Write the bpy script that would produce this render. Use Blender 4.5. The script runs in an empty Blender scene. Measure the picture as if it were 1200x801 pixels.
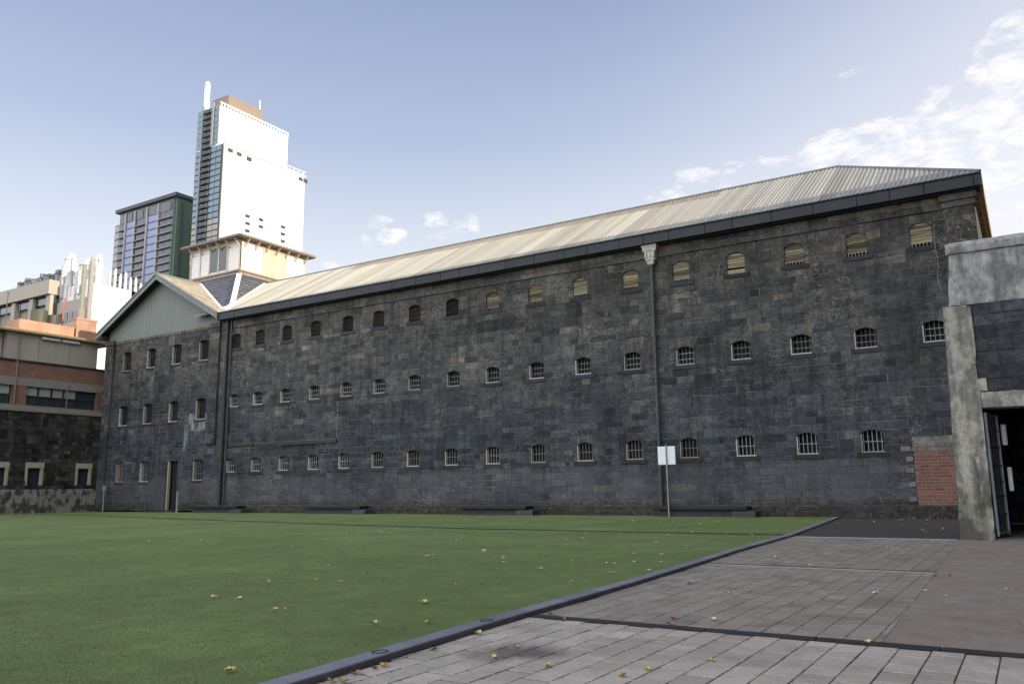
import bpy, math, random
import numpy as np
from mathutils import Vector
R = math.radians
rnd = random.Random(7)
C = bpy.context.scene.collection
SUN_EL, SUN_AZ = 20.0, 1.2       # azimuth measured from +X towards +Y

# ------------------------------------------------------------------ mesh helpers
class MB:
    def __init__(s): s.v=[]; s.f=[]; s.m=[]; s.t=[]
    def face(s, pts, mat=0, tone=.5):
        n=len(s.v); s.v.extend([tuple(p) for p in pts]); s.f.append(tuple(range(n,n+len(pts)))); s.m.append(mat); s.t.append(tone)
    def box(s, a, b, mat=0, tone=.5, cham=0.0):
        x0,y0,z0=[min(a[i],b[i]) for i in range(3)]; x1,y1,z1=[max(a[i],b[i]) for i in range(3)]
        if cham<=0:
            p=[(x0,y0,z0),(x1,y0,z0),(x1,y1,z0),(x0,y1,z0),(x0,y0,z1),(x1,y0,z1),(x1,y1,z1),(x0,y1,z1)]
            for q in ((0,3,2,1),(4,5,6,7),(0,1,5,4),(1,2,6,5),(2,3,7,6),(3,0,4,7)): s.face([p[i] for i in q],mat,tone)
            return
        c=min(cham,(x1-x0)*.45,(y1-y0)*.45,(z1-z0)*.45)
        lo=(x0,y0,z0); hi=(x1,y1,z1)
        def V(ax,sg,su,sv):
            u,w=[(1,2),(2,0),(0,1)][ax]
            p=[0,0,0]; p[ax]=hi[ax] if sg>0 else lo[ax]
            p[u]=(hi[u]-c) if su>0 else (lo[u]+c); p[w]=(hi[w]-c) if sv>0 else (lo[w]+c)
            return tuple(p)
        for ax in range(3):
            for sg in (1,-1):
                q=[V(ax,sg,-1,-1),V(ax,sg,1,-1),V(ax,sg,1,1),V(ax,sg,-1,1)]
                if sg<0: q.reverse()
                s.face(q,mat,tone)
        def corner(sx,sy,sz):
            return [V(0,sx,sy,sz),V(1,sy,sz,sx),V(2,sz,sx,sy)]
        for sx in (1,-1):
            for sy in (1,-1):
                for sz in (1,-1):
                    q=corner(sx,sy,sz)
                    if sx*sy*sz<0: q.reverse()
                    s.face(q,mat,tone)
        for ax in range(3):
            u,w=[(1,2),(2,0),(0,1)][ax]
            for su in (1,-1):
                for sw in (1,-1):
                    sg=[0,0,0]; sg[u]=su; sg[w]=sw
                    pts=[]
                    for e in (-1,1):
                        sg[ax]=e; k=corner(*sg); pts.append((k[u],k[w]))
                    q=[pts[0][0],pts[1][0],pts[1][1],pts[0][1]]
                    if su*sw<0: q.reverse()
                    s.face(q,mat,tone)
    def beam(s, p, q, w, h, mat=0, tone=.5, up=(0,0,1)):
        p=Vector(p); q=Vector(q); d=(q-p).normalized(); sd=d.cross(Vector(up)).normalized(); u=sd.cross(d).normalized()
        c=[]
        for e in (p,q):
            for a,b in ((-1,-1),(1,-1),(1,1),(-1,1)): c.append(e+sd*(a*w/2)+u*(b*h/2))
        for f in ((0,1,2,3),(7,6,5,4),(0,4,5,1),(1,5,6,2),(2,6,7,3),(3,7,4,0)): s.face([c[i] for i in f],mat,tone)
    def tube(s, p, q, r, n=12, mat=0, tone=.5, r2=None, cap=True):
        p=Vector(p); q=Vector(q); d=(q-p).normalized(); r2=r if r2 is None else r2
        a=d.orthogonal().normalized(); b=d.cross(a)
        A=[p+(a*math.cos(2*math.pi*i/n)+b*math.sin(2*math.pi*i/n))*r for i in range(n)]
        B=[q+(a*math.cos(2*math.pi*i/n)+b*math.sin(2*math.pi*i/n))*r2 for i in range(n)]
        for i in range(n):
            j=(i+1)%n; s.face([A[i],A[j],B[j],B[i]],mat,tone)
        if cap: s.face(A[::-1],mat,tone); s.face(B,mat,tone)
    def prism(s, poly, axis, a, b, mat=0, tone=.5):
        # poly of 2D points; axis 'y': (x,z) extruded in y ; 'z': (x,y) extruded in z ; 'x': (y,z)
        def P(u,v,w): return {'y':(u,w,v),'z':(u,v,w),'x':(w,u,v)}[axis]
        n=len(poly)
        s.face([P(u,v,a) for u,v in poly],mat,tone); s.face([P(u,v,b) for u,v in reversed(poly)],mat,tone)
        for i in range(n):
            j=(i+1)%n; s.face([P(*poly[j],a),P(*poly[i],a),P(*poly[i],b),P(*poly[j],b)],mat,tone)
    def build(s, name, mats, parent=None, recalc=True, weld=False):
        me=bpy.data.meshes.new(name); me.from_pydata(s.v,[],s.f)
        if not isinstance(mats,(list,tuple)): mats=[mats]
        for m in mats: me.materials.append(m)
        me.polygons.foreach_set('material_index',s.m)
        at=me.attributes.new('tone','FLOAT','FACE'); at.data.foreach_set('value',s.t)
        me.update()
        if recalc or weld:
            import bmesh
            bm=bmesh.new(); bm.from_mesh(me)
            if weld: bmesh.ops.remove_doubles(bm,verts=bm.verts,dist=1e-4)
            if recalc: bmesh.ops.recalc_face_normals(bm,faces=bm.faces)
            bm.to_mesh(me); bm.free()
        o=bpy.data.objects.new(name,me); C.objects.link(o)
        if parent: o.parent=parent
        return o

def tag(o,label=None,cat=None,group=None,kind=None):
    if label: o['label']=label
    if cat: o['category']=cat
    if group: o['group']=group
    if kind: o['kind']=kind
    return o
def empty(name,loc,label,cat,group=None):
    o=bpy.data.objects.new(name,None); C.objects.link(o); o.location=loc; o.empty_display_size=.3
    return tag(o,label,cat,group)
def weather(o,cut=.09,amp=.012,chip=.02):
    import bmesh
    from mathutils import noise as mn
    bm=bmesh.new(); bm.from_mesh(o.data); bmesh.ops.remove_doubles(bm,verts=bm.verts,dist=1e-4)
    for _ in range(7):
        L=[e for e in bm.edges if e.calc_length()>cut*2]
        if not L: break
        bmesh.ops.subdivide_edges(bm,edges=L,cuts=1,use_grid_fill=True)
    bmesh.ops.recalc_face_normals(bm,faces=bm.faces); bm.normal_update()
    sharp=set(v for e in bm.edges if len(e.link_faces)==2 and e.calc_face_angle(0)>.6 for v in e.verts)
    mv={}
    for v in bm.verts:
        p=v.co+o.location; k=mn.fractal(p*2.3,.8,2.0,4)*amp
        if v in sharp: k-=chip*max(0,mn.fractal(p*7+Vector((9,3,1)),.9,2.0,3))*1.6+.004
        mv[v]=v.normal*k
    for v,d_ in mv.items(): v.co+=d_
    bm.to_mesh(o.data); bm.free()
    for p in o.data.polygons: p.use_smooth=False
    return o
def setparent(o,root):   # geometry written in world coordinates under a root that stands elsewhere
    o.parent=root; o.matrix_parent_inverse=root.matrix_basis.inverted(); return o
def part(mb,name,mats,root,label=None,**k):
    o=mb.build(name,mats,**k)
    o.parent=root; L=Vector((0,0,0)); r=root
    while r is not None: L+=r.location; r=r.parent
    o.location=-L
    if label: o['label']=label
    return o

# ------------------------------------------------------------------ materials
def mat(name): 
    m=bpy.data.materials.new(name); m.use_nodes=True; nt=m.node_tree; nt.nodes.clear()
    o=nt.nodes.new('ShaderNodeOutputMaterial'); b=nt.nodes.new('ShaderNodeBsdfPrincipled'); nt.links.new(b.outputs[0],o.inputs[0])
    return m,nt,b
class N:
    def __init__(s,nt): s.nt=nt
    def new(s,t,**k):
        n=s.nt.nodes.new(t)
        for a,b in k.items(): setattr(n,a,b)
        return n
    def link(s,a,b): s.nt.links.new(a,b)
    def coord(s,scale=(1,1,1),loc=(0,0,0),out='Object'):
        c=s.new('ShaderNodeTexCoord'); m=s.new('ShaderNodeMapping'); m.inputs['Scale'].default_value=scale; m.inputs['Location'].default_value=loc
        s.link(c.outputs[out],m.inputs[0]); return m.outputs[0]
    def noise(s,vec,scale,detail=4,rough=.6,dist=0):
        n=s.new('ShaderNodeTexNoise'); n.inputs['Scale'].default_value=scale; n.inputs['Detail'].default_value=detail
        n.inputs['Roughness'].default_value=rough; n.inputs['Distortion'].default_value=dist
        s.link(vec,n.inputs['Vector']); return n.outputs['Fac']
    def ramp(s,fac,stops,interp='LINEAR'):
        r=s.new('ShaderNodeValToRGB'); r.color_ramp.interpolation=interp; e=r.color_ramp.elements
        while len(e)<len(stops): e.new(.5)
        for i,(p,c) in enumerate(stops):
            e[i].position=p; e[i].color=(c,c,c,1) if isinstance(c,(int,float)) else (*c,1)
        s.link(fac,r.inputs[0]); return r.outputs[0]
    def mix(s,f,a,b,mode='MIX'):
        m=s.new('ShaderNodeMix',data_type='RGBA',blend_type=mode)
        for sock,val in ((m.inputs[0],f),(m.inputs[6],a),(m.inputs[7],b)):
            if isinstance(val,(int,float)): sock.default_value=val if sock.type=='VALUE' else (val,val,val,1)
            elif isinstance(val,(tuple,list)): sock.default_value=(*val,1)
            else: s.link(val,sock)
        return m.outputs[2]
    def math(s,op,a,b=0.0,clamp=False):
        m=s.new('ShaderNodeMath',operation=op,use_clamp=clamp)
        for sock,val in ((m.inputs[0],a),(m.inputs[1],b)):
            if isinstance(val,(int,float)): sock.default_value=val
            else: s.link(val,sock)
        return m.outputs[0]
    def sep(s,vec):
        n=s.new('ShaderNodeSeparateXYZ'); s.link(vec,n.inputs[0]); return n.outputs
    def tone(s):
        a=s.new('ShaderNodeAttribute'); a.attribute_name='tone'; return a.outputs['Fac']
    def bump(s,h,b,strength=.5,dist=.02):
        n=s.new('ShaderNodeBump'); n.inputs['Strength'].default_value=strength; n.inputs['Distance'].default_value=dist
        s.link(h,n.inputs['Height']); s.link(n.outputs[0],b.inputs['Normal'])
    def gpos(s):
        g=s.new('ShaderNodeNewGeometry'); return g.outputs['Position']

def simple(name,col,rough=.7,metal=0,var=.25,scale=6,bump=.15,spec=.3,col2=None,streak=False):
    m,nt,b=mat(name); n=N(nt)
    vec=n.coord((scale,scale,scale*(.15 if streak else 1)))
    f=n.noise(vec,1.0,6,.65)
    f=n.ramp(f,[(.3,0),(.7,1)])
    c2=col2 or tuple(c*(1-var) for c in col)
    base=n.mix(f,tuple(c2),tuple(col))
    t=n.math('MULTIPLY_ADD',n.tone(),.6); nt.nodes[-1].inputs[2].default_value=.7
    base=n.mix(1.0,base,t,'MULTIPLY')
    if name in ('painted_iron_bar','old_white_paint','rusty_iron_bar','bluestone_sill'):
        oi=n.new('ShaderNodeObjectInfo'); base=n.mix(1.0,base,n.ramp(oi.outputs['Random'],[(0,(.55,.52,.47)),(.5,(.9,.89,.87)),(1,(1.15,1.15,1.15))]),'MULTIPLY')
    n.link(base,b.inputs['Base Color']); b.inputs['Roughness'].default_value=rough; b.inputs['Metallic'].default_value=metal
    b.inputs['Specular IOR Level'].default_value=spec
    if bump>0: n.bump(n.noise(n.coord((scale*5,)*3),1.0,4),b,bump,.01)
    return m

def stone_mat(name,dark,light,brown,mortar,top_bounce=None,low_pale=None,paint=False):
    """coursed bluestone; each face carries its own tone"""
    m,nt,b=mat(name); n=N(nt); P=n.gpos(); xyz=n.sep(P)
    t=n.tone()
    base=n.ramp(t,[(0,dark),(.45,tuple((dark[i]+light[i])/2 for i in range(3))),(.8,light),(.97,brown),(1,brown)])
    # broad weathering of the whole wall
    v=n.new('ShaderNodeMapping'); n.link(P,v.inputs[0]); v.inputs['Scale'].default_value=(.22,.22,.33)
    big=n.ramp(n.noise(v.outputs[0],1.0,5,.6),[(.3,.62),(.7,1.35)])
    base=n.mix(1.0,base,big,'MULTIPLY')
    # pitted face
    v2=n.new('ShaderNodeMapping'); n.link(P,v2.inputs[0]); v2.inputs['Scale'].default_value=(5,5,8)
    fine=n.noise(v2.outputs[0],1.0,8,.75)
    base=n.mix(1.0,base,n.ramp(fine,[(.28,.35),(.72,1.75)]),'MULTIPLY')
    v5=n.new('ShaderNodeMapping'); n.link(P,v5.inputs[0]); v5.inputs['Scale'].default_value=(1.1,1.1,.9)
    mid=n.noise(v5.outputs[0],1.0,6,.7,1.0)
    base=n.mix(1.0,base,n.ramp(mid,[(.3,.7),(.7,1.3)]),'MULTIPLY')
    vq=n.new('ShaderNodeMapping'); n.link(P,vq.inputs[0]); vq.inputs['Scale'].default_value=(2.6,2.6,.22)
    base=n.mix(1.0,base,n.ramp(n.noise(vq.outputs[0],1.0,6,.65),[(.36,.62),(.55,1.08)]),'MULTIPLY')
    # lime scribbles (smeared pointing) : thin ridged noise lines
    v3=n.new('ShaderNodeMapping'); n.link(P,v3.inputs[0]); v3.inputs['Scale'].default_value=(1.6,1.6,1.9)
    r=n.noise(v3.outputs[0],1.0,6,.55,1.8)
    r=n.math('ABSOLUTE',n.math('SUBTRACT',r,.5)); r=n.ramp(r,[(0,1),(.020,0)])
    v4=n.new('ShaderNodeMapping'); n.link(P,v4.inputs[0]); v4.inputs['Scale'].default_value=(.35,.35,.5)
    r=n.math('MULTIPLY',r,n.ramp(n.noise(v4.outputs[0],1,3),[(.45,0),(.65,1)]))
    base=n.mix(n.math('MULTIPLY',r,.55),base,mortar)
    if top_bounce:
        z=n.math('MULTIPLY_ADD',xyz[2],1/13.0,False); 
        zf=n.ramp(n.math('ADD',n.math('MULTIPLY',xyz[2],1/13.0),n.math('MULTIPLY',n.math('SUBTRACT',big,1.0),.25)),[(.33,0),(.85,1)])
        base=n.mix(n.math('MULTIPLY',zf,.75),base,n.mix(1.0,base,top_bounce,'MULTIPLY'))  # warm bounce light towards the wall top, put into the stone colour
    if low_pale:
        zl=n.ramp(n.math('MULTIPLY',xyz[2],1/13.0),[(.035,0),(.06,1),(.165,1),(.185,0)])
        vs=n.new('ShaderNodeMapping'); n.link(P,vs.inputs[0]); vs.inputs['Scale'].default_value=(.55,.55,.25)
        zl=n.math('MULTIPLY',zl,n.ramp(n.noise(vs.outputs[0],1,5,.65),[(.34,.15),(.62,1)]))
        base=n.mix(n.math('MULTIPLY',zl,.6),base,low_pale)
        zm=n.ramp(n.math('MULTIPLY',xyz[2],1/13.0),[(.0,1),(.035,1),(.05,0)])
        moss=n.ramp(fine,[(.4,(.02,.018,.013)),(.56,(.045,.04,.028)),(.7,(.16,.14,.105))])
        base=n.mix(n.math('MULTIPLY',zm,.75),base,moss)
    if paint:
        vv=n.new('ShaderNodeMapping'); n.link(P,vv.inputs[0]); vv.inputs['Scale'].default_value=(1.3,1.3,.45)
        fx=n.math('MULTIPLY',n.ramp(n.math('ADD',xyz[0],51.0),[(.0,0),(.45,1),(.5,1),(1.0,.35)]),1.0)
        # whitewash remains between x -50.5 and -47.5, z 4.2..6.8
        x1=n.math('GREATER_THAN',xyz[0],-50.4); x2=n.math('LESS_THAN',xyz[0],-47.3)
        z1=n.math('GREATER_THAN',xyz[2],4.0); z2=n.math('LESS_THAN',xyz[2],6.75)
        w=n.math('MULTIPLY',n.math('MULTIPLY',x1,x2),n.math('MULTIPLY',z1,z2))
        lft=n.math('LESS_THAN',xyz[0],-49.95); lo=n.math('GREATER_THAN',xyz[2],5.55)
        w=n.math('MULTIPLY',w,n.math('MAXIMUM',lft,lo))
        w=n.math('MULTIPLY',w,n.ramp(n.noise(vv.outputs[0],1,5,.7),[(.46,0),(.6,.75)]))
        base=n.mix(w,base,(.25,.27,.28))
    n.link(base,b.inputs['Base Color']); b.inputs['Roughness'].default_value=.85; b.inputs['Specular IOR Level'].default_value=.25
    n.bump(n.math('ADD',fine,n.math('MULTIPLY',mid,.8)),b,.6,.03)
    return m

def mortar_mat(name,a,bc):
    m,nt,b=mat(name); n=N(nt)
    P=n.gpos(); v=n.new('ShaderNodeMapping'); n.link(P,v.inputs[0]); v.inputs['Scale'].default_value=(.8,.8,.9)
    f=n.noise(v.outputs[0],1.0,7,.75)
    n.link(n.ramp(f,[(.42,a),(.66,bc)]),b.inputs['Base Color']); b.inputs['Roughness'].default_value=.95
    n.bump(f,b,.4,.02); return m

M={}
M['stone']=stone_mat('bluestone_ashlar',(.018,.022,.028),(.058,.065,.074),(.080,.080,.076),(.27,.27,.25),top_bounce=(1.65,1.38,1.04),low_pale=(.088,.088,.096),paint=True)
M['stone2']=stone_mat('rough_bluestone_blocks',(.020,.024,.031),(.062,.070,.082),(.085,.082,.072),(.22,.22,.21))
M['stone3']=stone_mat('old_yard_bluestone',(.008,.008,.008),(.050,.049,.046),(.075,.068,.058),(.13,.125,.115))
M['mortar']=mortar_mat('lime_mortar',(.03,.031,.032),(.24,.237,.22))
M['mortar_dark']=mortar_mat('dark_mortar',(.01,.011,.012),(.05,.05,.047))
M['mortar_mid']=mortar_mat('grey_mortar',(.035,.037,.04),(.15,.15,.145))
M['sill']=simple('bluestone_sill',(.034,.039,.046),.8,var=.35,scale=3)
M['fascia']=simple('dark_painted_fascia',(.028,.034,.04),.6,var=.4,scale=1.2)
M['soffit']=simple('soffit_boards',(.05,.05,.045),.8)
M['white']=simple('old_white_paint',(.42,.43,.42),.6,var=.3,scale=4)
M['bar']=simple('painted_iron_bar',(.30,.30,.29),.5,var=.35,scale=5)
M['rustbar']=simple('rusty_iron_bar',(.055,.045,.038),.8,var=.4,scale=6)
M['dark']=simple('dark_cell_interior',(.010,.011,.013),.9,var=.3,scale=2,bump=0)
M['board']=simple('weathered_timber_boards',(.30,.265,.175),.8,var=.42,scale=3,col2=(.15,.125,.08))
m_,nt_,b_=mat('timber_slats'); n_=N(nt_); f_=n_.noise(n_.coord((3,3,40)),1,5,.7)
c_=n_.ramp(n_.tone(),[(0,(.10,.085,.055)),(.35,(.21,.185,.12)),(1,(.36,.32,.215))]); c_=n_.mix(1.0,c_,n_.ramp(f_,[(.3,.6),(.7,1.2)]),'MULTIPLY'); oi_=n_.new('ShaderNodeObjectInfo'); c_=n_.mix(1.0,c_,n_.ramp(oi_.outputs['Random'],[(0,(.62,.60,.56)),(1,(1.1,1.08,1.0))]),'MULTIPLY'); n_.link(c_,b_.inputs['Base Color']); b_.inputs['Roughness'].default_value=.85; M['slat']=m_
M['cladding']=simple('grey_green_gable_boards',(.148,.166,.152),.6,var=.10,scale=1.0,streak=True)
M['barge']=simple('pale_grey_bargeboard',(.17,.19,.185),.6,var=.2,scale=2)
M['pipe']=simple('grey_painted_pipe',(.06,.068,.072),.5,var=.25,scale=2)
M['pipedark']=simple('dark_painted_pipe',(.03,.034,.036),.5,var=.3,scale=2)
M['head']=simple('weathered_white_rainwater_head',(.45,.44,.38),.6,var=.35,scale=5)
M['slate']=simple('slate_cladding',(.095,.105,.125),.55,var=.35,scale=2.5)
M['flash']=simple('painted_lead_flashing',(.62,.60,.54),.5,var=.12,scale=3)
M['lantern']=simple('white_lantern_panel',(.62,.60,.57),.6,var=.1,scale=2)
M['lanternpost']=simple('cream_lantern_joinery',(.50,.42,.33),.6,var=.15,scale=2)
M['lanterneave']=simple('lantern_eave_timber',(.20,.17,.14),.6,var=.2,scale=2)
M['corn']=simple('weathered_cornice_timber',(.24,.20,.165),.7,var=.3,scale=2)
M['lglass']=simple('dark_window_glass',(.03,.045,.05),.12,var=.3,scale=.6,bump=0,spec=.6)
M['gold']=simple('weathered_timber_eave',(.30,.22,.12),.7,var=.3,scale=3)
M['kerb']=simple('bluestone_kerb',(.18,.197,.235),.75,var=.3,scale=3,bump=.3)
M['kerbdark']=simple('dark_drain_strip',(.03,.032,.035),.8,var=.4,scale=3,bump=.3)
M['joint']=simple('sandy_paver_joint',(.07,.064,.053),.95,var=.4,scale=5)
M['pale_edge']=simple('pale_concrete_edge',(.27,.26,.245),.85,var=.25,scale=4)
M['bench_top']=simple('dark_timber_bench',(.022,.023,.023),.7,var=.4,scale=2)
M['bench_base']=simple('grey_bench_base',(.055,.062,.07),.8,var=.3,scale=2)
M['brickcap']=simple('whitened_brick_top',(.20,.175,.16),.9,var=.45,scale=5)
M['steel']=simple('galvanised_steel',(.22,.27,.31),.45,metal=.3,var=.25,scale=3)
M['plastic']=simple('white_plastic_box',(.65,.7,.75),.4,var=.1)
M['tank']=simple('dark_green_water_tank',(.07,.075,.055),.5,var=.2,scale=1)
M['redpaint']=simple('red_painted_pole',(.45,.10,.06),.5)
M['redbrick_far']=None

def brick_tex(name,c1,c2,mort,bw=.24,bh=.086,ms=.011,axis='yz'):
    m,nt,b=mat(name); n=N(nt); P=n.sep(n.gpos()); cb=n.new('ShaderNodeCombineXYZ')
    n.link(P[1] if axis=='yz' else P[0],cb.inputs[0]); n.link(P[2],cb.inputs[1])
    br=n.new('ShaderNodeTexBrick'); n.link(cb.outputs[0],br.inputs['Vector'])
    for k,v in (('Color1',(*c1,1)),('Color2',(*c2,1)),('Mortar',(*mort,1)),('Scale',1.0),('Brick Width',bw),('Row Height',bh),('Mortar Size',ms),('Bias',-.1)): br.inputs[k].default_value=v
    f=n.noise(n.coord((.8,.8,.8)),1,5); c=n.mix(1.0,br.outputs[0],n.ramp(f,[(.3,.7),(.7,1.2)]),'MULTIPLY')
    n.link(c,b.inputs['Base Color']); b.inputs['Roughness'].default_value=.9; return m
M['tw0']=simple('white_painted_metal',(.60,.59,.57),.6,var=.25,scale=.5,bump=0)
M['farbrick']=brick_tex('red_brick_band',(.19,.085,.055),(.15,.065,.045),(.20,.15,.12))
M['farbrick2']=brick_tex('sunlit_brick_parapet',(.40,.20,.13),(.33,.16,.10),(.38,.30,.24))  # paler orange carries the sunlight on the parapet in the brick colour

def concrete(name,col,stain,moss=None,scale=1.0):
    m,nt,b=mat(name); n=N(nt); P=n.gpos(); v=n.new('ShaderNodeMapping'); n.link(P,v.inputs[0]); v.inputs['Scale'].default_value=(scale*1.6,scale*1.6,scale*1.0)
    f=n.noise(v.outputs[0],1,9,.58,.0); g=n.noise(v.outputs[0],4.3,7,.68,.0)
    base=n.mix(n.ramp(f,[(.44,0),(.53,1)]),stain,col)
    base=n.mix(1.0,base,n.ramp(g,[(.3,.62),(.7,1.22)]),'MULTIPLY')
    fine=n.noise(v.outputs[0],26,7,.75)
    base=n.mix(1.0,base,n.ramp(fine,[(.3,.78),(.7,1.2)]),'MULTIPLY')
    vs=n.new('ShaderNodeMapping'); n.link(P,vs.inputs[0]); vs.inputs['Scale'].default_value=(7,7,.6)
    base=n.mix(1.0,base,n.ramp(n.noise(vs.outputs[0],1,5,.6),[(.35,.74),(.6,1.06)]),'MULTIPLY')
    pit=n.ramp(n.noise(v.outputs[0],11,3,.5),[(.66,0),(.72,1)]); base=n.mix(n.math('MULTIPLY',pit,.5),base,(.05,.05,.045))
    if moss:
        z=n.sep(P)[2]
        k=n.ramp(n.math('ADD',n.math('MULTIPLY',z,.35),n.math('MULTIPLY',n.math('SUBTRACT',f,.5),1.6)),[(.05,1),(.5,0)])
        base=n.mix(n.math('MULTIPLY',k,.75),base,moss)
        x=n.sep(P)[0]
        e=n.ramp(n.math('MULTIPLY',n.math('ADD',x,1.78),2.0),[(0,1),(.28,0)])
        e=n.math('MULTIPLY',e,n.ramp(g,[(.35,.2),(.6,1)]))
        base=n.mix(n.math('MULTIPLY',e,.7),base,(.05,.065,.03))
        w=n.math('ABSOLUTE',n.math('ADD',n.math('ADD',x,1.42),n.math('MULTIPLY',n.math('SUBTRACT',g,.5),.35)))
        w=n.math('MULTIPLY',n.ramp(w,[(.02,1),(.055,0)]),n.ramp(n.math('MULTIPLY',z,.17),[(.62,0),(.72,1)]))
        base=n.mix(n.math('MULTIPLY',w,.6),base,(.34,.36,.36))
        # a dark rusty drip mark beside the opening
        dx=n.math('ABSOLUTE',n.math('ADD',n.math('ADD',x,1.22),n.math('MULTIPLY',n.math('SUBTRACT',f,.5),.5)))
        d=n.math('MULTIPLY',n.ramp(dx,[(.02,1),(.07,0)]),n.ramp(n.math('MULTIPLY',z,.25),[(.15,0),(.25,1),(.48,1),(.52,0)]))
        base=n.mix(n.math('MULTIPLY',d,.6),base,(.035,.035,.03))
    n.link(base,b.inputs['Base Color']); b.inputs['Roughness'].default_value=.9; b.inputs['Specular IOR Level'].default_value=.2
    n.bump(n.math('ADD',fine,n.math('MULTIPLY',f,1.5)),b,.5,.02); return m
M['conc_pillar']=concrete('mossy_render_pillar',(.36,.355,.31),(.21,.21,.185),moss=(.055,.062,.04),scale=1.7)
M['conc_parapet']=concrete('pale_grey_render',(.36,.37,.37),(.21,.22,.22),scale=1.3)
M['conc_far']=simple('beige_precast_concrete',(.30,.27,.225),.85,var=.1,scale=.15,bump=0)
M['conc_panel']=simple('streaked_concrete_panel',(.31,.28,.24),.85,var=.18,scale=.8,bump=0,streak=True)
M['conc_band']=simple('grey_concrete_band',(.20,.19,.165),.85,var=.18,scale=.7,bump=0)
M['wallbase']=concrete('stained_rendered_wall_base',(.23,.225,.20),(.06,.06,.053),scale=1.3)
M['frame_y']=simple('yellowed_stone_window_frame',(.34,.33,.25),.8,var=.25,scale=3)
M['pane_blue']=simple('blueish_pane',(.035,.04,.06),.3,var=.3,scale=1,bump=0)
M['blind']=simple('pale_window_blind',(.26,.29,.27),.7,var=.2,scale=1,bump=0)

# roof sheet
m,nt,b=mat('corrugated_roof'); n=N(nt); P=n.gpos(); t=n.tone(); xyz=n.sep(P)
v=n.new('ShaderNodeMapping'); n.link(P,v.inputs[0]); v.inputs['Scale'].default_value=(3.5,.35,.35)
f=n.noise(v.outputs[0],1,6,.7)
base=n.mix(n.ramp(f,[(.2,0),(.8,1)]),(.34,.325,.27),(.42,.405,.345))
rg=n.ramp(n.math('MULTIPLY',n.math('ADD',xyz[0],16),.0667),[(0,0),(1,1)]); base=n.mix(n.math('MULTIPLY',rg,.75),base,(.20,.205,.205))  # greyer shading towards the right end, put into the sheet colour
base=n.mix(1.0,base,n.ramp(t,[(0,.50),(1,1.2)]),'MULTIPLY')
v2=n.new('ShaderNodeMapping'); n.link(P,v2.inputs[0]); v2.inputs['Scale'].default_value=(.6,1.2,1.2)
g=n.noise(v2.outputs[0],1,6,.7)
# old rusty sheets left along the ridge
rz=n.math('ADD',xyz[2],n.math('MULTIPLY',n.math('SUBTRACT',g,.5),.5))
rx=n.math('MULTIPLY',n.math('GREATER_THAN',xyz[0],-39.5),n.math('LESS_THAN',xyz[0],-12.8))
rust=n.math('MULTIPLY',n.math('GREATER_THAN',rz,16.6),rx)
base=n.mix(n.math('MULTIPLY',rust,.9),base,n.mix(n.ramp(f,[(.3,0),(.7,1)]),(.15,.125,.10),(.26,.22,.17)))
n.link(base,b.inputs['Base Color']); b.inputs['Roughness'].default_value=.55; b.inputs['Metallic'].default_value=.15
M['roof']=m
m,nt,b=mat('old_wing_roof'); n=N(nt)
f=n.noise(n.coord((1,1,1)),1.2,6,.7)
n.link(n.ramp(f,[(.35,(.20,.165,.11)),(.65,(.36,.32,.24))]),b.inputs['Base Color']); b.inputs['Roughness'].default_value=.75; M['roof2']=m

# turf
m,nt,b=mat('artificial_turf'); n=N(nt); P=n.gpos()
a=n.noise(P,.35,4,.6); bb=n.noise(P,2.2,5,.7); c=n.noise(P,60,4,.8); v=n.new('ShaderNodeMapping'); n.link(P,v.inputs[0]); v.inputs['Scale'].default_value=(1,.25,1); s2=n.noise(v.outputs[0],3,3)
base=n.ramp(c,[(.25,(.066,.098,.033)),(.5,(.126,.175,.065)),(.78,(.205,.262,.12))])
base=n.mix(1.0,base,n.ramp(a,[(.3,.78),(.7,1.16)]),'MULTIPLY'); base=n.mix(1.0,base,n.ramp(bb,[(.3,.80),(.7,1.15)]),'MULTIPLY')
base=n.mix(n.math('MULTIPLY',n.ramp(s2,[(.45,0),(.7,1)]),.22),base,(.10,.09,.05))
n.link(base,b.inputs['Base Color']); b.inputs['Roughness'].default_value=.9; b.inputs['Specular IOR Level'].default_value=.1
n.bump(n.math('ADD',c,bb),b,.35,.01); M['turf']=m
m,nt,b=mat('turf_blades'); n=N(nt); t=n.tone()
n.link(n.ramp(t,[(0,(.095,.136,.049)),(.6,(.126,.175,.066)),(1,(.18,.225,.105))]),b.inputs['Base Color']); b.inputs['Roughness'].default_value=.7; b.inputs['Specular IOR Level'].default_value=.15
M['blade']=m
# seam line
M['seam']=simple('dark_turf_seam',(.016,.024,.018),.95,var=.3,scale=6)

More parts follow.
